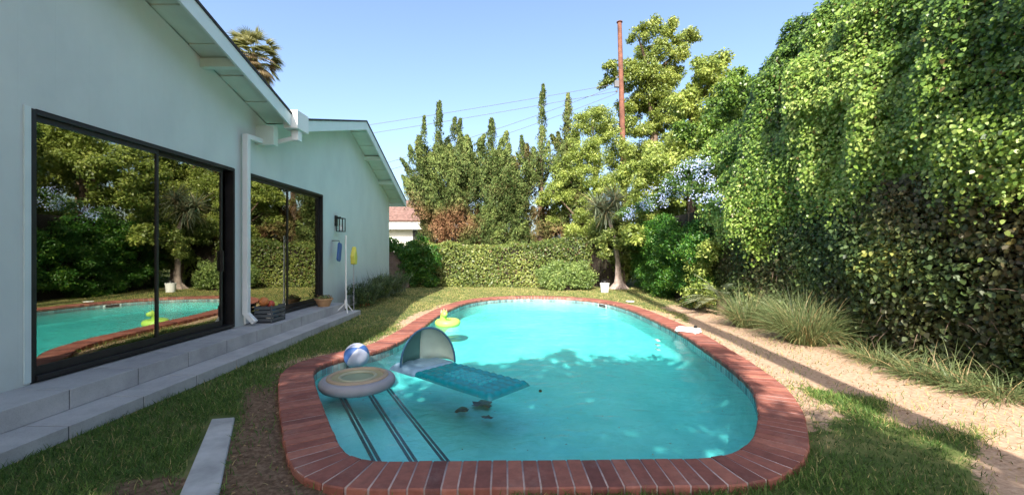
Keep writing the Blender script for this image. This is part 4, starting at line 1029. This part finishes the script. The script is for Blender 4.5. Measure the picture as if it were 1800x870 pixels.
# dark timber fence piece and block wall in the corners
MB_ = MB()
for k in range(12): MB_.box(3.3+k*.12, 3.41+k*.12, 17.2, 17.23, -.02, 1.75+.01*(k % 3))
fe = empty('timber_fence', (4.2, 17.2, 0), 'dark board fence in the gap between bush and flared trunk', 'fence')
MB_.build('boards', M['core'], fe); MB().box(3.3, 4.7, 17.235, 17.28, .4, .5).build('rail', M['bark'], fe)
bw = empty('block_wall', (-4.4, 16.7, 0), 'low brown block wall between the house corner and the back hedge', 'wall')
mb = MB()
for r_ in range(7):
    x = -12-.2*(r_ % 2)
    while x < -3.95:
        x2 = min(x+.39, -3.95); mb.box(x, x2, 16.5, 16.68, .005+r_*.2, .195+r_*.2); x += .4
mb.build('blocks', M['block'], bw, bevel=.006); MB().box(-12, -3.96, 16.52, 16.66, -.03, 1.4).build('mortar', M['mortar'], bw)
iv = empty('shaded_ivy', (-3.8, 16.4, 0), 'dark ivy mound hanging over the block wall in the shade of the house', 'ivy')
cl = [(rng.uniform(-4.2, -3.0), 16.45+rng.uniform(-.1, .2), z, .4, .25, .35) for z in np.linspace(.3, 1.75, 14)]+[(rng.uniform(-5.5, -4.2), 16.6, rng.uniform(1.5, 1.8), .4, .25, .28) for k in range(6)]
clump_crown('foliage', cl, M['bamboo'], .08, .8, iv, sub=6, aspect=.6)

# shrubs at the foot of the house wall
def tuft(name, label, cat, c, n, L, w, m, group=None, spread=.55, droop=(.8, 2.2), dead=.12, r=.12, up=1.0, shell_=None):
    a = rng.uniform(0, 6.283, n); rr = rng.random(n)**.5*r
    base = np.stack([c[0]+rr*np.cos(a), c[1]+rr*np.sin(a), np.full(n, c[2])], 1)
    k = rng.uniform(.1, 1, n)*spread*1.6; dr = np.stack([np.cos(a)*k, np.sin(a)*k, np.full(n, up)], 1)+rng.normal(size=(n, 3))*.15
    V, Fq, sg = ribbons(base, dr, rng.uniform(.6, 1.1, n)*L, w, rng.uniform(*droop, n), 6)
    V[:, 2] = np.maximum(V[:, 2], .004)
    t = np.repeat(np.clip(rng.normal(.5, .2, n), 0, 1), sg)
    return tag(npmesh(name, V, Fq, None, m, t, np.repeat(rng.random(n) < dead, sg)*.9), label, cat, group)
tuft('grass_tussock', 'rounded grey green grass tussock beside the fern like plant', 'grass tussock', at(1312, 574), 900, .85, .009, M['tussock'], 'tussocks along the right hedge', r=.2)
tuft('grass_tussock', 'largest grey green grass tussock, arching over the sandy path', 'grass tussock', at(1418, 603), 1500, .95, .009, M['tussock'], 'tussocks along the right hedge', r=.26)
tuft('grass_tussock', 'small grass tussock tucked behind the two big tussocks against the hedge', 'grass tussock', (4.95, 7.7, 0), 500, .8, .009, M['tussock'], 'tussocks along the right hedge', r=.2)
for (x, y, lab, nn, LL) in ((1545, 640, 'low floppy grass clump just past the largest tussock', 520, .5), (1610, 662, 'low floppy grass clump in the middle of the near row', 560, .55), (1680, 680, 'low floppy grass clump with long loose blades near the dry leaves', 560, .6), (1755, 700, 'low floppy grass clump closest to the photo edge', 520, .6), (1510, 625, 'thin low grass clump touching the largest tussock', 300, .45)):
    p = at(x, y); tuft('grass_clump', lab, 'grass clump', (p.x+.05, p.y, 0), int(nn*.6), LL*.85, .009, M['tussock'], 'low grasses along the right hedge', r=.2, up=.45, droop=(.8, 1.8), spread=.7)
# cycad-like plant
cyc = empty('fern_like_plant', (4.75, 9.3, 0), 'plant with stiff silvery feather leaves at the foot of the hedge', 'plant')
bp_ = np.array([4.78, 9.5, .35])
MB().tube([(4.8, 9.5, -.02), (4.78, 9.5, .38)], [.12, .09], 10).build('stem', M['bark'], cyc)
VV, FF, tt = [], [], []; o = 0
for k in range(13):
    a = rng.uniform(2.2, 5.2); el = rng.uniform(.2, 1.2); d = np.array([math.cos(a)*math.cos(el), math.sin(a)*math.cos(el), math.sin(el)]); L = rng.uniform(.75, 1.05)
    p = bp_.copy(); dd = d.copy(); base = []; dirs = []
    for i in range(22):
        p = p+dd*L/22; dd = dd+np.array([0, 0, -.035]); dd /= np.linalg.norm(dd)
        sd_ = np.cross(dd, [0, 0, 1]); sd_ /= np.linalg.norm(sd_)
        for s in (-1, 1): base.append(p.copy()); dirs.append(sd_*s+dd*.9+np.array([0, 0, .2]))
    V, Fq, sg = ribbons(np.array(base), np.array(dirs), .17*np.sin(np.linspace(.5, 2.9, 44)), .02, .5, 2)
    VV.append(V); FF.append(Fq+o); o += len(V); tt.append(np.full(len(Fq), rng.uniform(.4, 1)))
npmesh('fronds', np.concatenate(VV), np.concatenate(FF), cyc, M['frond'], np.concatenate(tt), 0)
# wall foot plants
for (x, y, z, s, lab) in ((-3.85, 11.2, 0, .85, 'dark potted shrub with reddish pot nearest the white pole'), (-3.8, 12.4, 0, 1.0, 'spiky grey green shrub against the middle of the house wall foot'), (-3.75, 13.7, 0, 1.0, 'spiky grey green shrub by the far house corner')):
    e = empty('wall_shrub', (x, y, z), lab, 'shrub', 'shrubs along the house wall')
    if s < .9:
        MB().lathe([(0, 0), (.13, 0), (.17, .24), (.18, .24), (.18, .27), (.15, .27), (0, .24)], (x, y, 0), 20).build('pot', M['red'], e, smooth=True)
    clump_crown('foliage', [(x+rng.normal(0, .13), y+rng.normal(0, .25), .25+rng.uniform(0, .3)*s, .2, .25, .2) for k in range(7)], M['ivy_dark'], .07, .7, e, sub=5, aspect=.3, droop=-1.2)
    n_ = 110; b_ = np.stack([rng.normal(x, .12, n_), rng.normal(y, .25, n_), np.full(n_, .1)], 1)
    V, Fq, sg = ribbons(b_, np.stack([rng.normal(.1, .35, n_), rng.normal(0, .35, n_), np.ones(n_)], 1), rng.uniform(.5, .95, n_)*s, .022, .6)
    npmesh('stems', V, Fq, e, M['frond'], .25, 0)

# fan palm behind the roof
pc0 = atd(446, 96, 25.0); fp = empty('fan_palm', (pc0.x, 25, 0), 'tall fan palm crown showing above the near house roof', 'palm tree')
MB().tube([(pc0.x+.3, 25, -.05), (pc0.x+.1, 25, 6), (pc0.x, 25, pc0.z)], [.3, .24, .2], 12).build('trunk', M['bark'], fp, smooth=True)
VV, FF, tt, de = [], [], [], []; o = 0
for k in range(150):
    d = rng.normal(size=3); d /= np.linalg.norm(d); d[2] = rng.uniform(-1, 1.0); d /= np.linalg.norm(d); L = rng.uniform(.65, 1.2)
    cpos = np.array(pc0)+d*L+np.array([0, 0, -.25*(1-d[2])]); e1 = np.cross(d, [0, 0, 1]); e1 /= np.linalg.norm(e1); nb_ = 15
    an = np.linspace(-1.25, 1.25, nb_); dirs = np.cos(an)[:, None]*d+np.sin(an)[:, None]*e1
    V, Fq, sg = ribbons(np.tile(cpos, (nb_, 1)), dirs, rng.uniform(.55, .75), .075, 1.0, 3); VV.append(V); FF.append(Fq+o); o += len(V)
    tt.append(np.full(len(Fq), rng.uniform(.2, 1))); de.append(np.full(len(Fq), .9 if d[2] < -.1 and rng.random() < .7 else 0))
    V, Fq, sg = ribbons(np.array([pc0]), np.array([cpos-np.array(pc0)]), float(np.linalg.norm(cpos-np.array(pc0))), .04, .05, 3); VV.append(V); FF.append(Fq+o); o += len(V)
    tt.append(np.full(len(Fq), .5)); de.append(np.zeros(len(Fq)))
npmesh('crown', np.concatenate(VV), np.concatenate(FF), fp, M['palm'], np.concatenate(tt), np.concatenate(de))

# ------------------------------------------------------------------ pole and wires
pt, pbm = atd(1089, 40, 20), atd(1096, 300, 20)
up = empty('utility_pole', (pbm.x+.05, 20, 0), 'weathered red brown wooden utility pole among the trees', 'utility pole')
MB().tube([(pbm.x+.12, 20, -.05), tuple(pbm), ((pt.x+pbm.x)/2, 20, (pt.z+pbm.z)/2), tuple(pt)], [.15, .135, .12, .10], 16).build('pole', M['pole'], up, smooth=True)
MB().lathe([(0, .06), (.14, .03), (.145, 0)], tuple(pt), 14).build('cap', M['pole'], up)
wz = atd(1090, 150, 20)
MB().box(wz.x-.3, wz.x-.1, 19.8, 19.95, wz.z-.15, wz.z+.15).build('bracket', M['cable'], up)
for k, dz in enumerate((0, -.35, .3)): MB().lathe([(0, -.05), (.05, -.04), (.05, .05), (0, .06)], (wz.x-.2, 19.86, wz.z+dz), 10).build('insulator', M['cable'], up)
def wire(a, b, sag, lab):
    a, b = Vector(a), Vector(b); pts = [a.lerp(b, i/28)-Vector((0, 0, sag*4*(i/28)*(1-i/28))) for i in range(29)]
    tag(MB().tube(pts, .011, 5).build('overhead_wire', M['cable']), lab, 'wire', 'overhead wires at the pole')
pa = Vector((wz.x-.2, 19.85, wz.z))
wire(pa, atd(300, 268, 21), .15, 'topmost overhead wire running from the pole towards the house roof')
wire(pa-Vector((0, 0, .35)), atd(300, 285, 21), .15, 'second overhead wire just below the topmost one')
wire(pa-Vector((0, 0, .1)), atd(560, 318, 21), .25, 'steep overhead wire dropping behind the junipers, upper of two')
wire(pa-Vector((0, 0, .45)), atd(560, 330, 21), .3, 'steep overhead wire dropping behind the junipers, lower of two')

# ------------------------------------------------------------------ neighbouring house
nh = empty('neighbour_house', (-8, 27, 0), 'neighbouring house with reddish tiled roof and white eaves beyond the block wall', 'house')
d = 25.0; zt = atd(700, 354, d+2.2).z; ze = atd(700, 389, d).z; xl, xr = -14, atd(760, 400, d).x
mb = MB(); mb.add([(xl, d, ze), (xr, d, ze), (xr-.6, d+2.6, zt+.05), (xl, d+2.6, zt+.05), (xr, d+5.4, ze), (xl, d+5.4, ze)], [(0, 1, 2, 3), (3, 2, 4, 5), (1, 4, 2)])
rfo = mb.build('roof', M['rooftile'], nh); q = rfo.modifiers.new('t', 'SOLIDIFY'); q.thickness = .08; q.offset = 1
mb = MB()
for k in range(11):
    t = (k+.5)/11.5; y = d+2.6*t; z = ze+(zt-ze)*t+.09; mb.box(xl, xr-.6*t, y-.03, y+.03, z-.03, z+.03)
mb.build('tile_courses', M['rooftile'], nh)
zf = atd(700, 403, d).z
MB().box(xl, xr, d-.03, d+.02, zf, ze-.06).build('eave_board', M['housewall'], nh)
wx2 = atd(722, 400, d).x
MB().box(xl, wx2, d+.5, d+.7, -.05, zf+.15).build('wall', M['housewall'], nh)
MB().box(wx2, xr-.2, d+.55, d+.75, -.05, zf+.15).build('dark_wall', M['slate'], nh)
MB().box(wx2-.0, xr-.5, d+.5, d+.545, zf-1.1, zf-.1).build('window', M['black'], nh)

# ------------------------------------------------------------------ trees behind the viewpoint that shade the near pool
bt = empty('shade_tree', (-2.5, -6.5, 0), 'broad leafy tree behind the viewpoint shading the near end of the pool', 'tree')
cl = []
for k in range(125):
    v = rng.normal(size=3); v /= np.linalg.norm(v); f = rng.uniform(.3, 1)
    cl.append((-2.2+v[0]*4.2*f, -4.9+v[1]*3.0*f, 5.1+v[2]*1.9*f, .62, .62, .5))
for k in range(40):
    cl.append((rng.uniform(-2.4, 1.3), rng.uniform(-2.9, -.9), rng.uniform(5.3, 6.3), .6, .6, .45))
for k in range(22):
    cl.append((rng.uniform(-3.4, -1.6), rng.uniform(-3.2, -1.3), rng.uniform(4.2, 5.2), .5, .5, .4))
for k in range(16):
    cl.append((rng.uniform(.8, 2.2), rng.uniform(-4.2, -2.3), rng.uniform(4.0, 5.0), .5, .5, .4))
clump_crown('crown', cl, M['tree'], .2, .8, bt, sub=5)
MB().tube([(-2.5, -6.5, -.05), (-2.3, -6.3, 2.5), (-1.9, -5.8, 4.8)], [.3, .24, .12], 12).build('trunk', M['bark'], bt, smooth=True)
lp = empty('leaning_palm', (3.2, -2.5, 0), 'slim leaning palm behind the viewpoint, its long shadow crossing the sandy path', 'palm tree')
# its shadow line runs from (3.58, 3.0) to (4.7, 19.6)
def over(x, y, z): return (x-.25*z, y-1.27*z, z)
pts = [over(3.42+.068*(y-3), y, z) for y, z in ((1.0, 2.3), (4, 4.2), (8, 6.8), (13, 10.1), (19, 14.0))]
g0 = (pts[0][0]+.1, pts[0][1]-.15, -.05)
MB().tube([g0]+pts, [.2, .17, .165, .16, .155, .15], 12).build('trunk', M['bark'], lp, smooth=True)
nn_ = 60; tp = np.array(pts[-1]); dr = unit(rng.normal(size=(nn_, 3))+np.array([0, 0, .4])); V, Fq, sg = ribbons(np.tile(tp, (nn_, 1)), dr, rng.uniform(1.2, 1.8, nn_), .12, 1.2)
npmesh('crown', V, Fq, lp, M['palm'], .4, 0)

# ------------------------------------------------------------------ lawn blades and litter
def scatter(n, x0, x1, y0, y1):
    return rng.uniform(x0, x1, n), rng.uniform(y0, y1, n)
BX_, BY_, BW, BL = [], [], [], []
for (n_, x0, x1, y0, y1, w, L) in ((150000, -3.36, 5.1, 1.3, 4.2, .006, .062), (100000, -3.36, 5.1, 4.2, 8, .008, .06), (52000, -3.9, 5.0, 8, 16.8, .011, .05)):
    x, y = scatter(n_, x0, x1, y0, y1); BX_.append(x); BY_.append(y); BW.append(np.full(n_, w)); BL.append(np.full(n_, L))
x = np.concatenate(BX_); y = np.concatenate(BY_); w = np.concatenate(BW); L = np.concatenate(BL)
D = dist_out(x, y); ok = (D > .01); x, y, w, L, D = x[ok], y[ok], w[ok], L[ok], D[ok]
S_, U_ = masks(x, y, D); P0 = np.stack([x, y, 0*x], 1); pn = fbm(P0, 3.5, 91, 3)
cover = (1-S_)*(1-U_)+.05
ok = (rng.random(len(x)) < cover*np.clip(.85+pn*.5, .3, 1)) & ~((x < -1.5) & (y < 3.7) & (np.abs((x-(-2.45))-(3.6-y)*.54) < .13))
x, y, w, L, pn, S_ = x[ok], y[ok], w[ok], L[ok], pn[ok], S_[ok]
n_ = len(x); gzv = fbm(np.stack([x, y, 0*x], 1), 2.2, 9)*.012
dr = np.stack([rng.normal(0, .55, n_), rng.normal(0, .55, n_), np.ones(n_)], 1)
V, Fq, sg = ribbons(np.stack([x, y, gzv-.004], 1), dr, L*rng.uniform(.5, 1.3, n_)*(1+pn*.3), w, rng.uniform(.2, 1.6, n_), 2)
dry_patch = fbm(np.stack([x, y, 0*x], 1), 1.3, 17, 2)  # broad noise patches where more blades are dry
t = np.clip(.42+pn*.18+rng.normal(0, .2, n_)+sstep(6, 10, y)*.3, 0, 1); dea = ((rng.random(n_) < .05+.15*np.clip(dry_patch, 0, 1)+.55*sstep(6.5, 10, y)+.5*S_))*rng.uniform(.5, 1, n_)  # far blades: sunlight painted in as a lighter tint; more of them dry
tag(npmesh('grass', V, Fq, None, M['grass'], np.repeat(t, sg), np.repeat(dea, sg)), kind='stuff')
# dry leaves
x, y = scatter(5200, -3.3, 5.05, 1.3, 12); D = dist_out(x, y); S_, U_ = masks(x, y, D)
ok = (D > .02) & (rng.random(len(x)) < .06+.22*S_+.75*U_+.4*(x > 4.4)); x, y = x[ok], y[ok]; n_ = len(x)
tag(leaves('leaf_litter', np.stack([x, y, np.full(n_, .02)], 1), np.tile([0, 0, 1.], (n_, 1)), .035, M['litter'], None, rng.random(n_), 0, spread=.3, aspect=.5), kind='stuff')
x, y = scatter(420, -2.4, 3, 3, 14); ok = inside(off(-.06)[::3], x, y); x, y = x[ok], y[ok]; n_ = len(x)
tag(leaves('floating_leaves', np.stack([x, y, np.full(n_, WZ+.004)], 1), np.tile([0, 0, 1.], (n_, 1)), .022, M['litter'], None, rng.random(n_), 0, spread=.03, aspect=.5), kind='stuff')
# pebbles and crumbs on the bare strips
x, y = scatter(9000, -2.6, 5.1, 1.3, 9); D = dist_out(x, y); S_, U_ = masks(x, y, D); ok = (D > .02) & (rng.random(len(x)) < .5*S_+.9*U_); x, y = x[ok], y[ok]; n_ = len(x)
r_ = rng.uniform(.003, .011, n_); oc = np.array([[1, 0, 0], [0, 1, 0], [-1, 0, 0], [0, -1, 0], [0, 0, .8]])
V = (np.stack([x, y, np.full(n_, .002)], 1)[:, None]+oc[None]*r_[:, None, None]*rng.uniform(.6, 1.3, (n_, 5, 1))).reshape(-1, 3)
fi = np.array([[0, 1, 4], [1, 2, 4], [2, 3, 4], [3, 0, 4]]); Fq = (np.arange(n_)[:, None, None]*5+fi[None]).reshape(-1, 3)
tag(npmesh('gravel', V, Fq, None, M['litter'], np.repeat(rng.uniform(.2, 1, n_), 4), 0), kind='stuff')
